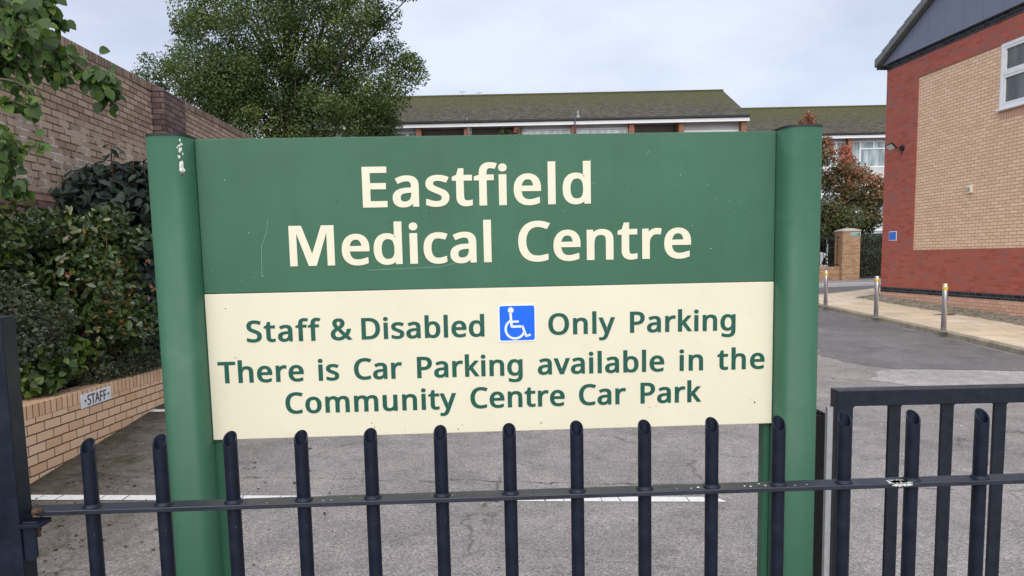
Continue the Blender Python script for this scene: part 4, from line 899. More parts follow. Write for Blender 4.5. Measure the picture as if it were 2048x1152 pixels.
limb([root, O(-260, -60, 3.2), O(-60, 10, 3.2), O(45, 60, 3.2), O(110, 98, 3.2), O(165, 138, 3.2), O(205, 160, 3.2), O(222, 185, 3.2)], .022, .0025, 0)
limb([O(-60, 10, 3.2), O(45, 60, 3.2), O(110, 98, 3.2), O(165, 138, 3.2), O(205, 160, 3.2), O(218, 182, 3.2)], .006, .002, 150, .075)
limb([O(45, 62, 3.2), O(70, 100, 3.15), O(95, 125, 3.1), O(120, 150, 3.1)], .004, .002, 55, .07)
limb([O(-60, 10, 3.2), O(20, 20, 3.3), O(70, 28, 3.3), O(95, 25, 3.35), O(120, 42, 3.35)], .006, .0015, 46, .055)
limb([O(40, 25, 3.25), O(75, 10, 3.25), O(105, -8, 3.25)], .005, .002, 44, .06)
limb([O(-40, -20, 3.1), O(10, 10, 3.05), O(40, 45, 3.0), O(60, 80, 3.0)], .006, .002, 95, .10)
limb([O(-60, 40, 3.1), O(-20, 70, 3.0), O(10, 100, 3.0), O(35, 128, 3.0)], .006, .002, 95, .10)
limb([O(-60, 90, 3.1), O(-20, 120, 3.0), O(10, 130, 3.0)], .006, .002, 40, .08)
limb([O(-80, -40, 3.4), O(20, -20, 3.4), O(70, -5, 3.4)], .006, .002, 60, .10)
limb([O(-100, 140, 3.0), O(-20, 155, 2.95), O(25, 162, 2.95), O(58, 178, 2.95), O(68, 200, 2.95)], .006, .0015, 17, .045)
limb([O(-100, 210, 3.0), O(-10, 203, 2.95), O(30, 205, 2.95), O(58, 216, 2.95), O(66, 232, 2.95)], .005, .0015, 15, .04)
limb([O(-100, 270, 3.0), O(-10, 282, 2.95), O(40, 298, 2.95), O(75, 288, 2.95)], .005, .0012, 16, .045)
limb([O(-60, 240, 2.95), O(0, 262, 2.9), O(12, 310, 2.9), O(20, 350, 2.9), O(24, 385, 2.9)], .005, .0015, 50, .06)
limb([O(-60, 290, 2.95), O(-10, 320, 2.9), O(10, 340, 2.9), O(38, 375, 2.9)], .004, .0015, 26, .05)
limb([O(165, 138, 3.2), O(190, 118, 3.2), O(203, 106, 3.2)], .0016, .0008, 0)
LP.append(tuple(O(198, 100, 3.2))); LT.append((1, 0, -.35)); LU.append((0, -1, .25))
TB.build('branches', M['twig'], ot)
foliage('leaves', M['leaf_branch'], ot, np.array(LP), np.array(LT), np.array(LU), .042, LEAFO, jitter=.15, narrow=.95, tint=np.clip(rng.beta(1.7, 2.3, len(LP)), 0, 1))

# ================================================================== THE BIG TREE BEYOND THE WALL
def big_tree():
    t = empty('leafy_tree', (-7.4, 25, gz(-7.4, 25)))
    tag(t, 'big dense green tree rising beyond the brown brick wall', 'tree')
    L = np.array(t.location); b = MB()
    b.tube([(0, 0, -.2), (.1, 0, 2), (.0, .1, 4.5), (.15, 0, 7.5), (.1, 0, 11)], [.36, .30, .26, .18, .05], 12); b.build('trunk', M['bark'], t)
    C0 = np.array(P(575, 40, 25))
    r_ = np.random.default_rng(4); cl = []
    lobes = [(392, 48), (440, 28), (455, 150), (430, 175), (520, 25), (615, 15), (705, 20), (780, 30), (320, 140), (400, 125), (490, 115), (590, 105), (690, 105), (775, 105), (815, 150), (300, 160), (370, 195), (455, 195), (560, 185), (655, 185), (735, 180), (790, 195), (440, 240), (530, 245), (630, 240), (715, 240), (770, 245),
             (380, -50), (470, -70), (560, -80), (650, -70), (740, -60), (810, -20), (430, -150), (530, -170), (630, -170), (720, -140), (560, -250), (640, -240)]
    for px, py in lobes:
        edge = px > 765 or px < 395
        for k in range(1 if edge else 2):
            q = np.array(P(px+r_.normal(0, 9), py+r_.normal(0, 9), (23.6+2.6*k if not edge else 24.8)+r_.uniform(-.8, .8)))-L; rr = r_.uniform(.55, .72) if edge else r_.uniform(.85, 1.2)
            cl.append((*q, rr, rr, rr*.8))
            for _ in range(5 if edge else 6):
                d = unit(r_.normal(0, 1, 3)); s_ = r_.uniform(.22, .45); cl.append((*(q+d*rr*np.array([1, 1, .8])*r_.uniform(.75, 1.05)), s_, s_, s_*.75))
    lb = MB()
    for k, c_ in enumerate(cl):
        if k % 9: continue
        e = Vector(c_[:3]); s = Vector((.05, 0, max(2.5, e.z*.62-.3))); m = s.lerp(e, .55)+Vector((0, 0, -.25))
        lb.tube([s, m, e], [.055, .035, .012], 5)
    lb.build('limbs', M['bark'], t)
    cl = np.array(cl); n = 190000
    pos, tip, up = blob_leaves(cl, n, .35, .35)
    tone = r_.random(len(cl))
    foliage('crown', M['leaf_tree'], t, pos, tip, up, .078, LEAF4, jitter=.45, narrow=1.0, tint=np.clip(.18+.6*tone[blob_leaves.idx]+rng.normal(0, .15, n), 0, 1))
big_tree()

# ================================================================== FLATS WITH MOSSY ROOFS
def flats(name, label, x0, x1, Yf, Yridge, zg, ze, zr, piers, bays, verge_r=True):
    o = empty(name, (x0, Yf, zg)); tag(o, label, 'flats'); X = x1-x0; H = ze-zg; D = Yridge-Yf
    # roof: two slopes, a real thickness, verge boards at the end
    b = MB(); th = .14; yo = -.42
    b.prism([(yo, H+.02), (D, zr-zg), (2*D-yo, H+.02), (2*D-yo, H-.10), (D, zr-zg-th), (yo, H-.10)], 'x', -.3, X+.10)
    rf = b.build('roof', M['moss_roof'], o)
    b = MB(); b.tube([(-.3, D, zr-zg), (X+.10, D, zr-zg)], .085, 8); b.build('ridge', M['moss_roof'], rf)
    MB().box(-.3, X+.12, yo-.10, yo-.005, H-.07, H+.025).build('gutter', M['iron_black'], o)
    MB().box(-.3, X+.12, yo+.0, yo+.03, H-.27, H-.102).build('fascia', M['white_upvc'], o)
    MB().box(-.3, X+.1, yo+.03, 0.9, H-.16, H-.12).build('soffit', M['timber_grey'], o)
    # walls: back, ends and the piers between bays
    b = MB(); b.box(-.25, 0, .0, 2*D, -.3, H-.17); b.prism([(.0, H-.16), (2*D, H-.16), (D, zr-zg-th-.02)], 'x', X-.25, X); b.box(X-.25, X, 0, 2*D, -.3, H-.16); b.box(0, X-.25, 2*D-.25, 2*D, -.3, H-.17)
    b.build('end_walls', M['flat_brick'], o)
    p0 = None
    for k, px in enumerate(piers):
        if p0 is None: p0 = MB().box(-.13, .13, -.25, 1.1, -.3, H-.165).build('brick_fin', M['flat_brick'], o); q = p0
        else: q = p0.copy(); COL.objects.link(q); q.parent = o
        q.location = (px, 0, 0)
    wall = MB(); pale = MB(); board = MB()
    for (a, c_, kind) in bays:
        a += .13; c_ -= .13; w = c_-a
        for st in range(3):
            zt = H-.17-2.62*st; zb = zt-2.62
            if zb < -.2: zb = -.3
            if kind == 'balcony':
                yb = 1.05
                MB().box(a, c_, yb, yb+.2, zb, zb+.85).build('recess_wall', M['timber_grey'], o); MB().box(a, c_, yb, yb+.2, zt-.42, zt).build('recess_lintel', M['timber_grey'], o)
                fr = MB(); gl = MB(); n = 4
                for k in range(n):
                    u0 = a+w*k/n; u1 = a+w*(k+1)/n; gl.quad((u0+.05, yb+.05, zb+.9), (u1-.05, yb+.05, zb+.9), (u1-.05, yb+.05, zt-.47), (u0+.05, yb+.05, zt-.47))
                    fr.box(u0, u0+.06, yb, yb+.1, zb+.85, zt-.42); fr.box(u1-.06, u1, yb, yb+.1, zb+.85, zt-.42)
                fr.box(a, c_, yb-.005, yb+.1, zb+.85, zb+.91); fr.box(a, c_, yb-.005, yb+.1, zt-.48, zt-.42); fr.box(a, c_, yb-.003, yb+.1, zt-.86, zt-.80)
                f = fr.build('window_frame', M['white_upvc'] if st == 0 else M['white_upvc'], o); gl.build('panes', M['glass_dark'], f)
                MB().box(a, c_, -.1, -.05, zb, zb+.95).build('balcony_front', M['timber_grey'], o)
            else:
                yb = .12
                MB().box(a, c_, yb, yb+.15, zt-.20 if kind == 'window' else zt-.42, zt).build('render_panel', M['render_pale'], o); MB().box(a, c_, yb, yb+.15, zb, zb+.85).build('render_panel', M['render_pale'], o)
                if kind == 'boards':
                    bb = MB(); z = zb+.85
                    while z < zt-.43:
                        bb.prism([(yb+.02, z), (yb-.005, z+.01), (yb+.02, z+.19)], 'x', a, c_); z += .2
                    bb.box(a, c_, yb+.02, yb+.1, zb+.85, zt-.42)
                    bb.build('cladding_boards', M['white_upvc'], o)
                    continue
                fr = MB(); gl = MB(); zz0, zz1 = zb+.85, zt-.20
                cuts = [a, a+w*.22, a+w*.79, c_]
                fr.box(a, c_, yb-.02, yb+.1, zz0, zz0+.08); fr.box(a, c_, yb-.02, yb+.1, zz1-.08, zz1)
                for u in cuts: fr.box(max(a, u-.045), min(c_, u+.045), yb-.018, yb+.1, zz0+.08, zz1-.08)
                um = (cuts[1]+cuts[2])/2; fr.box(cuts[1]+.045, cuts[2]-.045, yb-.014, yb+.1, zz1-.50, zz1-.42); fr.box(um-.035, um+.035, yb-.012, yb+.1, zz1-.42, zz1-.08)
                gl.quad((a+.02, yb+.04, zz0+.04), (c_-.02, yb+.04, zz0+.04), (c_-.02, yb+.04, zz1-.04), (a+.02, yb+.04, zz1-.04))
                f = fr.build('window_frame', M['white_upvc'], o); gl.build('panes', M['glass_blue'] if name.endswith('far') else M['glass_pale'], f)
    if wall.v: wall.build('recessed_wall', M['timber_grey'], o)
    if pale.v: pale.build('render_panels', M['render_pale'], o)
    if board.v: board.build('balcony_fronts', M['timber_grey'], o)
    return o
ax0 = -12.2; AX = lambda px: P(px, 260, 38).x-ax0
pA = [AX(q) for q in (640, 740, 838, 933.5, 1033, 1147, 1262, 1361, 1485)]
pA[-1] -= .0
kinds = ['window', 'window', 'balcony', 'balcony', 'window', 'window', 'balcony', 'boards']
fa = flats('block_of_flats', 'long block of flats with mossy roof and white fascia seen above the sign', ax0, P(1489, 260, 38).x, 38, 42.2, gz(0, 38), P(1490, 231, 37.6).z, P(1445, 180, 42).z, pA, [(0, pA[0], 'window')]+[(pA[i], pA[i+1], kinds[i]) for i in range(8)])
bx0_ = 13.2; BX = lambda px: P(px, 300, 44).x-bx0_
fb = flats('block_of_flats', 'shorter mossy-roofed block of flats set back between the longer block and the red brick building', bx0_, 27.5, 44, 48.2, gz(9, 44), P(1700, 267, 43.6).z, P(1600, 214.5, 48).z, [BX(1600), BX(1697), BX(1800), 13.5], [(0, BX(1600), 'balcony'), (BX(1600), BX(1697), 'window'), (BX(1697), BX(1800), 'window'), (BX(1800), 13.5, 'balcony')])
# aerials, dish post and balcony plants
for px, py, py2 in ((925, 184, 193), (958, 186, 193)):
    q = P(px, py2+2, 42.2); o = empty('roof_aerial', q); tag(o, 'tiny television aerial standing on the left part of the mossy ridge', 'aerial', 'aerials on the ridge of the long block')
    h_ = P(px, py, 42.2).z-q.z; b = MB().tube([(0, 0, -.3), (0, 0, h_)], .018, 6).tube([(-.16, 0, h_), (.16, 0, h_+.04)], .012, 5)
    for k in range(4): b.tube([(-.14+.09*k, -.12, h_), (-.14+.09*k, .12, h_)], .008, 4)
    b.build('aerial', M['galv'], o)
q = P(1150, 262, 37.45); o = empty('chimney_pipe', q); tag(o, 'grey flue pipe with a small dish rising past the gutter of the long block', 'flue pipe')
b = MB(); h_ = P(1152, 226, 37.45).z-q.z; b.tube([(0, 0, -.6), (0, 0, h_)], .035, 8); b.build('pipe', M['dark_grey'], o)
MB().lathe([(.01, 0), (.085, .03), (.09, .035)], (.17, -.05, h_-.18), 14, axis='y').tube([(0, 0, h_-.25), (.17, .0, h_-.2)], .02, 5).tube([(.17, .02, h_-.2), (.17, .02, h_+.12)], .035, 6).build('dish', M['timber_grey'], o)
def balcony_plant(px, py, n, mat, label, spread, h_, size):
    q = P(px, py, 37.7); q.z = P(px, 275, 37.7).z-.55; o = empty('balcony_plant', q); tag(o, label, 'plant')
    b = MB(); LPx, LTx = [], []
    b2 = MB().lathe([(.12, 0), (.17, .28), (.18, .3)], (0, 0, 0), 14).build('pot', M['manhole'], o)
    for k in range(9):
        e = Vector((random.uniform(-spread, spread), random.uniform(-.2, .2), h_*random.uniform(.55, 1))); m = e*.5+Vector((0, 0, .12)); b.tube([(0, 0, .28), m, e], [.02, .012, .006], 5)
        for _ in range(n): t = random.uniform(.4, 1); LPx.append(tuple(m.lerp(e, t)+Vector((random.uniform(-.08, .08),)*2+(random.uniform(-.1, .1),)))); LTx.append((random.gauss(0, 1), random.gauss(0, 1), random.gauss(0, .6)))
    b.build('stems', M['timber_grey'], o); foliage('leaves', mat, o, np.array(LPx), np.array(LTx), np.tile([0., -.5, 1.], (len(LPx), 1)), size, LEAF4)
balcony_plant(940, 262, 5, M['leaf_cover'], 'bare twiggy plant standing on the upper balcony against the gutter', .28, 1.75, .06)
balcony_plant(1018, 262, 12, M['leaf_red'], 'spiky reddish plant on the upper balcony beside a brick fin', .75, 1.0, .16)
balcony_plant(1003, 262, 14, M['leaf_fresh'], 'small green pointed shrub on the upper balcony', .10, .98, .1)

# ================================================================== RED BRICK HEALTH BUILDING
hb0 = Vector((10.306, 20.1, 0)); hb = empty('brick_building', hb0, math.atan2(-WD.y, -WD.x))
tag(hb, 'red brick building with a tan brick panel and grey gable on the right', 'building')
XL, XR, ZW = -.105, 11.6, 6.72
px0, pz0, pz1, px1 = 1.255, 1.90, 6.243, 10.3
wx0, wx1, wz0, wz1 = 4.045, 5.75, 4.872, 6.243
b = MB()
def cells(b, X0, X1, Z0, Z1, holes, y=0):
    xs_ = sorted({X0, X1, *[h[0] for h in holes], *[h[1] for h in holes]}); zs_ = sorted({Z0, Z1, *[h[2] for h in holes], *[h[3] for h in holes]})
    for i in range(len(xs_)-1):
        for j in range(len(zs_)-1):
            mx_, mz_ = (xs_[i]+xs_[i+1])/2, (zs_[j]+zs_[j+1])/2
            if any(h[0] < mx_ < h[1] and h[2] < mz_ < h[3] for h in holes): continue
            b.quad((xs_[i], y, zs_[j]), (xs_[i+1], y, zs_[j]), (xs_[i+1], y, zs_[j+1]), (xs_[i], y, zs_[j+1]))
def reveal(b, h, y0, y1):
    x0, x1, z0, z1 = h
    b.quad((x0, y0, z0), (x0, y1, z0), (x0, y1, z1), (x0, y0, z1)); b.quad((x1, y0, z0), (x1, y0, z1), (x1, y1, z1), (x1, y1, z0)); b.quad((x0, y0, z1), (x0, y1, z1), (x1, y1, z1), (x1, y0, z1)); b.quad((x0, y0, z0), (x1, y0, z0), (x1, y1, z0), (x0, y1, z0))
cells(b, XL, XR, .91, ZW, [(px0, px1, pz0, pz1)]); reveal(b, (px0, px1, pz0, pz1), 0, .022)
b.quad((XL, 0, .91), (XL, 0, ZW+.18), (XL, 9, ZW+.18), (XL, 9, .91)); b.quad((XR, 0, -.2), (XR, 9, -.2), (XR, 9, ZW+.18), (XR, 0, ZW+.18)); b.quad((XL, 9, -.2), (XL, 9, ZW+.18), (XR, 9, ZW+.18), (XR, 9, -.2))
b.build('red_brickwork', M['red_brick'], hb)
b = MB(); cells(b, px0, px1, pz0, pz1, [(wx0, wx1, wz0-.225, wz1)], .022); b.build('tan_panel', M['tan_brick'], hb)
MB().box(wx0, wx1, .018, .10, wz0-.225, wz0).build('window_sill_course', M['tan_soldier'], hb)
MB().box(XL-.003, XR, -.006, .1, .771, .91).build('blue_brick_plinth', M['blue_brick'], hb)
MB().box(XL, XR, -.012, .1, -.3, .771).build('base_course', M['base_brick'], hb)
MB().quad((XL-.003, 0, -.3), (XL-.003, 0, .91), (XL-.003, 9, .91), (XL-.003, 9, -.3)).build('side_base', M['base_brick'], hb)
MB().box(XL, XR, -.004, .1, ZW, 6.895).build('dark_brick_band', M['blue_brick'], hb)
# window
wf = MB(); fw = .075; zt_ = 5.60; y0, y1 = .004, .075
wf.box(wx0, wx1, y0, y1, wz0, wz0+fw); wf.box(wx0, wx1, y0, y1, wz1-fw, wz1); wf.box(wx0, wx0+fw, y0+.001, y1, wz0+fw, wz1-fw); wf.box(wx1-fw, wx1, y0+.001, y1, wz0+fw, wz1-fw); wf.box(wx0+fw, wx1-fw, y0+.001, y1, zt_-.03, zt_+.03)
wo_ = wf.build('window', M['white_upvc'], hb, .004)
for za_, zb_ in ((wz0+fw, zt_-.03), (zt_+.03, wz1-fw)):
    s_ = MB(); u0, u1 = wx0+fw+.004, wx1-fw-.004; za_ += .004; zb_ -= .004; k = .05
    s_.box(u0, u1, y0+.008, y1-.01, za_, za_+k); s_.box(u0, u1, y0+.008, y1-.01, zb_-k, zb_); s_.box(u0, u0+k, y0+.009, y1-.01, za_+k, zb_-k); s_.box(u1-k, u1, y0+.009, y1-.01, za_+k, zb_-k)
    so_ = s_.build('sash', M['white_upvc'], wo_, .003)
MB().quad((wx0+.05, .05, wz0+.05), (wx1-.05, .05, wz0+.05), (wx1-.05, .05, wz1-.05), (wx0+.05, .05, wz1-.05)).build('glazing', M['glass_dark'], wo_)
MB().box(wx0-.03, wx1, -.05, .06, wz0-.035, wz0-.003).build('window_ledge', M['white_upvc'], wo_, .004)
# gable cladding and roof
tp = .4755; ex, ez = -.33, 7.00; xa_ = (XL+XR)/2; apex = ez+(xa_-ex)*tp
cl_ = MB(); seam = MB()
cl_.add([(XL-.12, -.075, 6.895), (XR+.12, -.075, 6.895), (xa_, -.075, apex-.17), (XL-.12, .3, 6.895), (XR+.12, .3, 6.895), (xa_, .3, apex-.17)], [(0, 1, 2), (0, 3, 4, 1), (0, 2, 5, 3), (1, 4, 5, 2)])
co_ = cl_.build('gable_cladding', M['grey_clad'], hb)
x = XL+.55
while x < XR-.3:
    zt2 = min(ez+(x-ex)*tp, ez+(2*xa_-ex-x)*tp)-.25
    if zt2 > 6.95: seam.box(x-.004, x+.004, -.0775, -.0745, 6.90, zt2)
    x += .62
seam.build('cladding_seams', paint('cladding_seam', (.135, .152, .215), .5, .05, 3), co_)
rf = MB(); yf = -.22
for sg in (0, 1):
    def mxx(x): return x if sg == 0 else 2*xa_-x
    pts = [(mxx(ex), ez-.10), (mxx(ex), ez+.06), (mxx(xa_), apex+.06), (mxx(xa_), apex-.11)]
    rf.prism(pts if sg == 0 else pts[::-1], 'y', yf+.04, 9.2)
ro_ = rf.build('roof', M['verge'], hb)
vg = MB(); n = 19; Lr = (xa_-ex)/n
for sg in (0, 1):
    for k in range(n):
        a_ = ex+Lr*k; za_ = ez+(a_-ex)*tp; a2 = a_+Lr+.03; zb_ = ez+(a2-ex)*tp
        pts = [(a_-.02, za_-.12), (a_-.02, za_+.085), (a2, zb_+.060), (a2, zb_-.12)]
        if sg: pts = [(2*xa_-p_[0], p_[1]) for p_ in pts][::-1]
        vg.prism(pts, 'y', yf-.002*(k % 2), yf+.05)
vg.build('verge_tiles', M['verge'], ro_)
MB().box(ex, ex+.02, yf+.05, 9.1, ez-.19, ez-.09).build('eaves_fascia', M['dark_grey'], hb)
# things fixed to the wall
def onb(px, py):
    n_ = Vector((-WD.y, WD.x, 0)); r = ray(px, py); t = n_.dot(hb0+Vector((0, 0, 0))-Vector((0, 0, 0)))/n_.dot(r); q = Vector((0, 0, EYE))+r*t; return q
q = onb(1805, 296); fl = empty('floodlight', q, hb.rotation_euler.z); tag(fl, 'small black floodlight on a bracket on the red brick corner', 'floodlight')
MB().lathe([(.075, -.05), (.075, 0)], (.02, 0, 0), 16, axis='y').tube([(.02, -.05, 0), (.02, -.10, .0), (-.06, -.20, .03)], .018, 6).tube([(.02, -.02, -.07), (.0, -.03, -.18)], .008, 5).build('bracket', M['iron_black'], fl)
hd = MB().box(-.12, .12, -.10, .10, -.025, .025).build('lamp_head', M['iron_black'], fl, .012); hd.location = (-.10, -.26, .05); hd.rotation_euler = (R(-44), R(-12), R(14))
MB().box(-.095, .095, -.078, .078, -.029, -.0245).build('lens', M['lamp_glass'], hd)
q = onb(1941, 378); vt = empty('wall_box', q, hb.rotation_euler.z); tag(vt, 'small cream sensor box on the tan brick panel', 'box')
MB().box(-.06, .06, -.045, .021, -.09, .09).build('box_body', M['cream'], vt, .008); MB().box(-.04, .04, -.050, -.0455, -.06, .03).build('box_face', M['timber_grey'], vt, .002)
q = onb(1786, 472); ns = empty('blue_notice', q, hb.rotation_euler.z); tag(ns, 'small blue notice with a white border on the red brick corner above the bollards', 'notice')
MB().box(-.165, .165, -.012, 0, -.125, .125).build('notice_board', M['badge_white'], ns, .002); MB().box(-.148, .148, -.0150, -.0125, -.108, .108).build('blue_field', M['notice_blue'], ns)
tx = MB(); r_ = random.Random(8)
for k in range(5): tx.box(-.10+.02*(k % 2), .07+.03*r_.random(), -.0160, -.0152, .07-.032*k, .078-.032*k)
tx.build('notice_lines', paint('pale_blue_print', (.10, .28, .75), .4, .1, 20), ns)
# gravel strip at the foot of the wall
b = MB(); nn = 44
for i in range(nn+1):
    x = -.5+12*i/nn
    for j in range(6):
        yl = -.62+.12*j; q = hb0+(-WD)*x+Vector((WD.y, -WD.x, 0))*(-yl)*-1
        q = hb0-WD*x-Vector((WD.y, -WD.x, 0))*(-yl)
        b.v.append((q.x, q.y, gz(q.x, q.y)+.085+.022*j+.012*math.sin(i*2.3+j)))
for i in range(nn):
    for j in range(5): b.f.append((i*6+j, (i+1)*6+j, (i+1)*6+j+1, i*6+j+1)); b.sm.append(True)
b.build('gravel_strip', M['gravel'], kind='stuff')
q = G(1875, 631); o = MB().lathe([(.30, 0), (.30, .006), (.28, .008)], (0, 0, 0), 28).build('manhole_cover', M['manhole']); o.location = (q.x-.25, q.y-.55, gz(q.x-.25, q.y-.55)+.101)
tag(o, 'round rust brown manhole cover in the buff paving', 'manhole cover')

# ================================================================== BOLLARDS
def bollard(first):
    if first is None:
        o = empty('bollard', (0, 0, 0))
        MB().lathe([(.050, -.05), (.050, .965), (.046, .972), (.0, .972)], (0, 0, 0), 24).build('tube', M['steel'], o)
        MB().lathe([(.0508, .845), (.0530, .850), (.0530, .905), (.0508, .910)], (0, 0, 0), 24).build('yellow_band', M['yellow'], o)
        MB().lathe([(.075, 0.0), (.075, .002), (.052, .004)], (0, 0, 0), 24).build('collar', M['cap_stone'], o)
        return o
    return copy_tree(first)
b0 = None
for (px, py), lab in (((1887, 662), 'steel bollard with yellow band nearest to us, beside the manhole cover'), ((1752, 633), 'middle steel bollard with yellow band, standing before the corner of the red brick building'), ((1651, 611), 'farthest steel bollard with yellow band, next to the green sign post in view')):
    o = bollard(b0)
    if b0 is None: b0 = o
    q = G(px, py); f = (EYE-(gz(q.x, q.y)+.1))/(EYE-gz(q.x, q.y)); q2 = Vector((q.x*f, q.y*f, 0)); o.location = (q2.x, q2.y, gz(q2.x, q2.y)+.102); o.scale = (f, f, f)
    tag(o, lab, 'bollard', 'steel bollards along the kerb')

# ================================================================== FAR GATE PIER, LOW WALL, RAILINGS, HEDGE
YP = 32.8; zg = gz(9, YP)
pr = empty('gate_pier', (P(1701, 560, YP).x, YP, zg)); tag(pr, 'buff brick gate pier with a domed cap and small green sign, beyond the bollards', 'pier')
hp = P(1700, 462, YP).z-zg
MB().box(-.40, .40, 0, .8, -.2, hp-.02).build('shaft', M['gate_brick'], pr, .004)
MB().add([(-.43, -.03, hp-.02), (.43, -.03, hp-.02), (.43, .83, hp-.02), (-.43, .83, hp-.02), (-.43, -.03, hp+.03), (.43, -.03, hp+.03), (.43, .83, hp+.03), (-.43, .83, hp+.03), (-.16, .22, hp+.13), (.16, .22, hp+.13), (.16, .58, hp+.13), (-.16, .58, hp+.13)],
     [(0, 3, 2, 1), (0, 1, 5, 4), (1, 2, 6, 5), (2, 3, 7, 6), (3, 0, 4, 7), (4, 5, 9, 8), (5, 6, 10, 9), (6, 7, 11, 10), (7, 4, 8, 11), (8, 9, 10, 11)]).build('cap', M['cap_stone'], pr, .01)
sg = MB().box(-.05, .38, -.022, -.003, hp-.24, hp-.06).build('pier_sign', M['badge_white'], pr); MB().box(-.035, .365, -.025, -.0225, hp-.228, hp-.072).build('green_field', paint('pier_sign_green', (.03, .16, .09), .4, .1, 9), sg)
tb = MB()
for k in range(3): tb.box(0.0, .29-.07*(k == 1), -.0275, -.0255, hp-.115-.04*k, hp-.102-.04*k)
tb.build('sign_lines', M['badge_white'], sg)
lwx0, lwx1 = 9.5, pr.location.x-.40
lo = empty('low_brick_wall', (lwx0, YP+.15, zg)); tag(lo, 'low brick wall under black railings left of the far gate pier', 'wall')
hl = P(1650, 534, YP).z-zg
MB().box(0, lwx1-lwx0, 0, .30, -.2, hl-.11).build('wall_face', M['gate_brick'], lo); MB().box(0, lwx1-lwx0, -.01, .31, hl-.11, hl).build('wall_coping', brick('gate_header_brick', [(.33, .19, .11), (.42, .26, .15), (.48, .31, .185)], (.17, .12, .09), bw=.1, rh=.5, offset=0, ms=.016), lo, .004)
ra = empty('iron_railing', (lwx0, YP+.3, zg+hl)); tag(ra, 'black iron railing on the low wall beside the far gate pier', 'railing')
HR = P(1650, 470, YP).z-zg-hl
MB().box(0, lwx1-lwx0, -.015, .015, HR-.14, HR-.11).box(0, lwx1-lwx0, -.015, .015, .08, .11).build('rail', M['iron_black'], ra)
k0 = None
for i in range(int((lwx1-lwx0)/.155)):
    if k0 is None: k0 = MB().lathe([(.013, 0), (.013, HR-.02), (.001, HR+.03)], (0, 0, 0), 8).build('baluster', M['iron_black'], ra); o = k0
    else: o = k0.copy(); COL.objects.link(o); o.parent = ra
    o.location = (lwx1-lwx0-.1-.155*i, 0, 0)
ig0, ig1 = pr.location.x+.42, pr.location.x+1.95
ig = empty('iron_gate', (ig0, YP+.35, zg)); tag(ig, 'black iron bar gate between the far pier and the red brick corner', 'gate'); HG = P(1740, 467, YP).z-zg
MB().box(0, .05, -.025, .025, .05, HG).box(ig1-ig0-.05, ig1-ig0, -.025, .025, .05, HG).box(.05, ig1-ig0-.05, -.02, .02, HG-.06, HG).box(.05, ig1-ig0-.05, -.02, .02, .10, .16).box(.05, ig1-ig0-.05, -.02, .02, HG*.62, HG*.62+.05).build('gate_frame', M['iron_black'], ig)
k0 = None
for i in range(9):
    if k0 is None: k0 = MB().lathe([(.012, .16), (.012, HG-.06)], (0, 0, 0), 8).build('bar', M['iron_black'], ig); o = k0
    else: o = k0.copy(); COL.objects.link(o); o.parent = ig
    o.location = (.17+.145*i, 0, 0)
wc_ = P(1652, 532, 34.2); wb = empty('white_sack', (wc_.x-.5, 34.2, zg)); tag(wb, 'bulky white sack with a sloping side behind the black railings', 'sack')
zz = P(1650, 533, 34.2).z-zg; zt3 = P(1650, 503, 34.2).z-zg
b = MB().prism([(-1.5, 0), (-1.5, zt3-.05), (-1.2, zt3), (.25, zt3-.02), (.55, zt3-.1), (.42, zt3*.75), (.30, zz+.12), (.62, zz+.06), (.62, 0)], 'y', 0, .9); b.build('sack_body', M['white_sack'], wb, .05)
def hedge(label, x0, x1, y0, y1, z0, z1, n, size, mat=M['leaf_hedge']):
    o = empty('hedge', ((x0+x1)/2, (y0+y1)/2, z0)); tag(o, label, 'hedge')
    MB().box(x0-o.location.x+.18, x1-o.location.x-.18, -(y1-y0)/2+.18, (y1-y0)/2-.18, 0, z1-z0-.2).build('hedge_core', M['soil'], o)
    pos = np.stack([rng.uniform(x0, x1, n), rng.uniform(y0, y1, n), rng.uniform(z0, z1, n)], 1)
    f = rng.integers(0, 3, n); pos[f == 0, 1] = y0+rng.uniform(0, .2, (f == 0).sum()); pos[f == 1, 2] = z1-rng.uniform(0, .2, (f == 1).sum())
    foliage('hedge_leaves', mat, o, rel(pos, o), rng.normal(0, 1, (n, 3)), np.tile([0, -.7, .7], (n, 1)), size, LEAF4, jitter=.6)
hedge('dark clipped hedge behind the black iron gate', 15.6, 19.0, 34.6, 35.8, zg, zg+1.35, 2600, .10)
hedge('dark overgrown hedge behind the far low wall and white sack', 9.0, 15.6, 35.4, 36.8, zg, zg+2.7, 6200, .12)
hedge('taller dark hedge farther back, seen over the clipped hedge through the black iron gate', 17.0, 21.5, 38.2, 39.6, zg, zg+2.1, 4200, .12)

# ================================================================== RED-LEAVED TREE
rt = empty('autumn_tree', (14.3, 34.6, zg)); tag(rt, 'autumn tree turning red and orange between the sign post and the red brick building', 'tree')
L = np.array(rt.location); b = MB(); b.tube([(0, 0, -.1), (.05, 0, 1.2), (-.1, 0, 2.6), (-.25, 0, 4.6)], [.16, .13, .11, .04], 10)
b.build('trunk', M['bark'], rt)
cl = []
for px, py, rr in [(1650, 310, .55), (1690, 330, .6), (1720, 350, .55), (1745, 365, .5), (1660, 360, .8), (1700, 390, .8), (1740, 400, .7), (1660, 420, .8), (1700, 440, .8), (1745, 435, .6), (1765, 390, .5), (1620, 270, .45), (1616, 248, .42), (1620, 232, .22), (1612, 262, .4), (1600, 300, .7), (1600, 360, .9), (1600, 420, .9), (1660, 455, .6), (1730, 455, .45), (1560, 340, .9), (1560, 400, .9), (1652, 285, .35), (1690, 300, .3), (1775, 370, .4), (1640, 465, .5)]:
    cl.append((*(np.array(P(px, py, 34.6+rng.uniform(-.9, .9)))-L), rr, rr, rr*.8))
lb = MB()
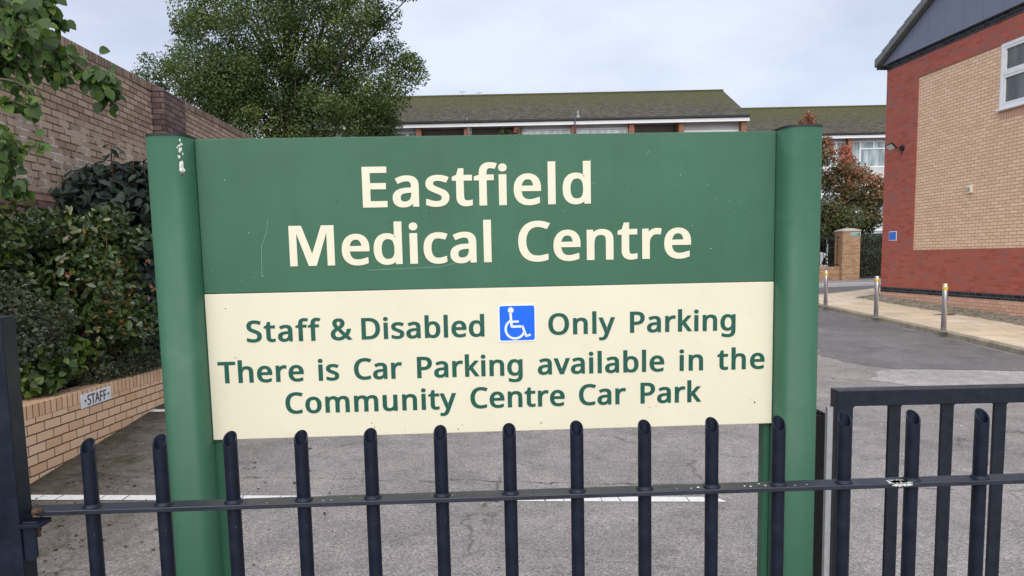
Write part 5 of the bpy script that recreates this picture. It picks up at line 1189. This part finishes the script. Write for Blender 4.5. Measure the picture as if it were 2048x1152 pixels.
for c_ in cl: e = Vector(c_[:3]); s = Vector((-.1, 0, min(2.6, e.z*.6))); lb.tube([s, s.lerp(e, .5)+Vector((0, 0, -.12)), e], [.05, .03, .01], 5)
lb.build('limbs', M['bark'], rt)
n = 26000; pos, tip, up = blob_leaves(cl, n, .1, .4)
hgt = np.clip((pos[:, 2]-2.2)/4.6, 0, 1)        # the upper shoots turn first
foliage('crown', M['leaf_red'], rt, pos, tip, up, .125, LEAF4, jitter=.45, tint=np.clip(.20+.62*hgt**1.3+.40*np.clip((pos[:, 0]-.3)/1.6, 0, 1)*hgt**.6+rng.normal(0, .19, n), 0, 1))

# ================================================================== FALLEN LEAVES AND CRUMBS ON THE TARMAC
for k, (px, py, s, lab, mt) in enumerate([(964, 1012, .036, 'pale yellow leaf lying on the tarmac beyond the railing', 'leaf_fresh'), (527, 966, .030, 'curled brown leaf on the tarmac right of the left sign post', 'brown'), (725, 945, .026, 'dark dry leaf scrap on the tarmac behind the fifth slanted railing', 'brown'), (932, 1030, .022, 'small dark scrap on the tarmac below the pale yellow leaf', 'brown'), (279, 1087, .034, 'brown leaf on the tarmac between the two railings left of the sign', 'brown'), (160, 1082, .034, 'brown leaf on the tarmac between the navy post and first railing', 'brown')]):
    q = G(px, py); nm = 'fallen_leaf'
    if 'brown_leaf' not in M: M['brown_leaf'] = paint('brown_leaf', (.045, .028, .020), .8, .3, 60)
    o = foliage(nm, M['leaf_fresh'] if mt == 'leaf_fresh' else M['brown_leaf'], None, np.zeros((1, 3)), np.array([[1, .3*(-1)**k, .25]]), np.array([[0, .3, 1.]]), s, LEAFO, jitter=.1, tint=np.array([.95]))
    o.location = (q.x, q.y, gz(q.x, q.y)+.008); tag(o, lab, 'leaf')
b = MB(); r_ = random.Random(21)
for _ in range(420):
    x = r_.uniform(-3.4, 2.6); y = r_.uniform(3.7, 8.5)
    if r_.random() < .55: x = -3.45+abs(r_.gauss(0, .55))-.078*(y-5.1)
    s = r_.uniform(.002, .008); z = gz(x, y)+s*.4; a_ = r_.uniform(0, 6)
    pts = [(x+math.cos(a_+t)*s*r_.uniform(.6, 1.3), y+math.sin(a_+t)*s*r_.uniform(.6, 1.3), z) for t in (0, 1.6, 3.1, 4.7)]
    b.add(pts+[(x, y, z+s*.7)], [(0, 1, 4), (1, 2, 4), (2, 3, 4), (3, 0, 4)])
b.build('grit', M['soil'], kind='stuff')
b = MB()
for _ in range(110):
    x = r_.uniform(-3.3, 8.0); y = r_.uniform(3.7, 12.5); s = r_.uniform(.002, .006)*(1 if y < 7 else 2.2); z = gz(x, y)+.005; a_ = r_.uniform(0, 6)
    b.add([(x+math.cos(a_+t)*s*r_.uniform(.6, 1.3), y+math.sin(a_+t)*s*r_.uniform(.6, 1.3), z) for t in (0, 1.3, 2.5, 3.8, 5)], [(0, 1, 2, 3, 4)])
b.build('pale_grit', M['badge_white'], kind='stuff')

# brown leaf litter blown against the foot of the planter and across the near tarmac
n = 150; lx_ = -3.3+np.abs(rng.normal(0, .9, n)); ly_ = rng.uniform(3.7, 6.2, n); lx_ -= .078*(ly_-5.1)
pos = np.stack([lx_, ly_, [gz(x, y)+.007 for x, y in zip(lx_, ly_)]], 1)
foliage('leaf_litter', M['brown_leaf'], None, pos, np.concatenate([rng.normal(0, 1, (n, 2)), np.full((n, 1), .12)], 1), np.tile([0, 0, 1.], (n, 1)), .022, LEAFO, jitter=.2, kind='stuff')
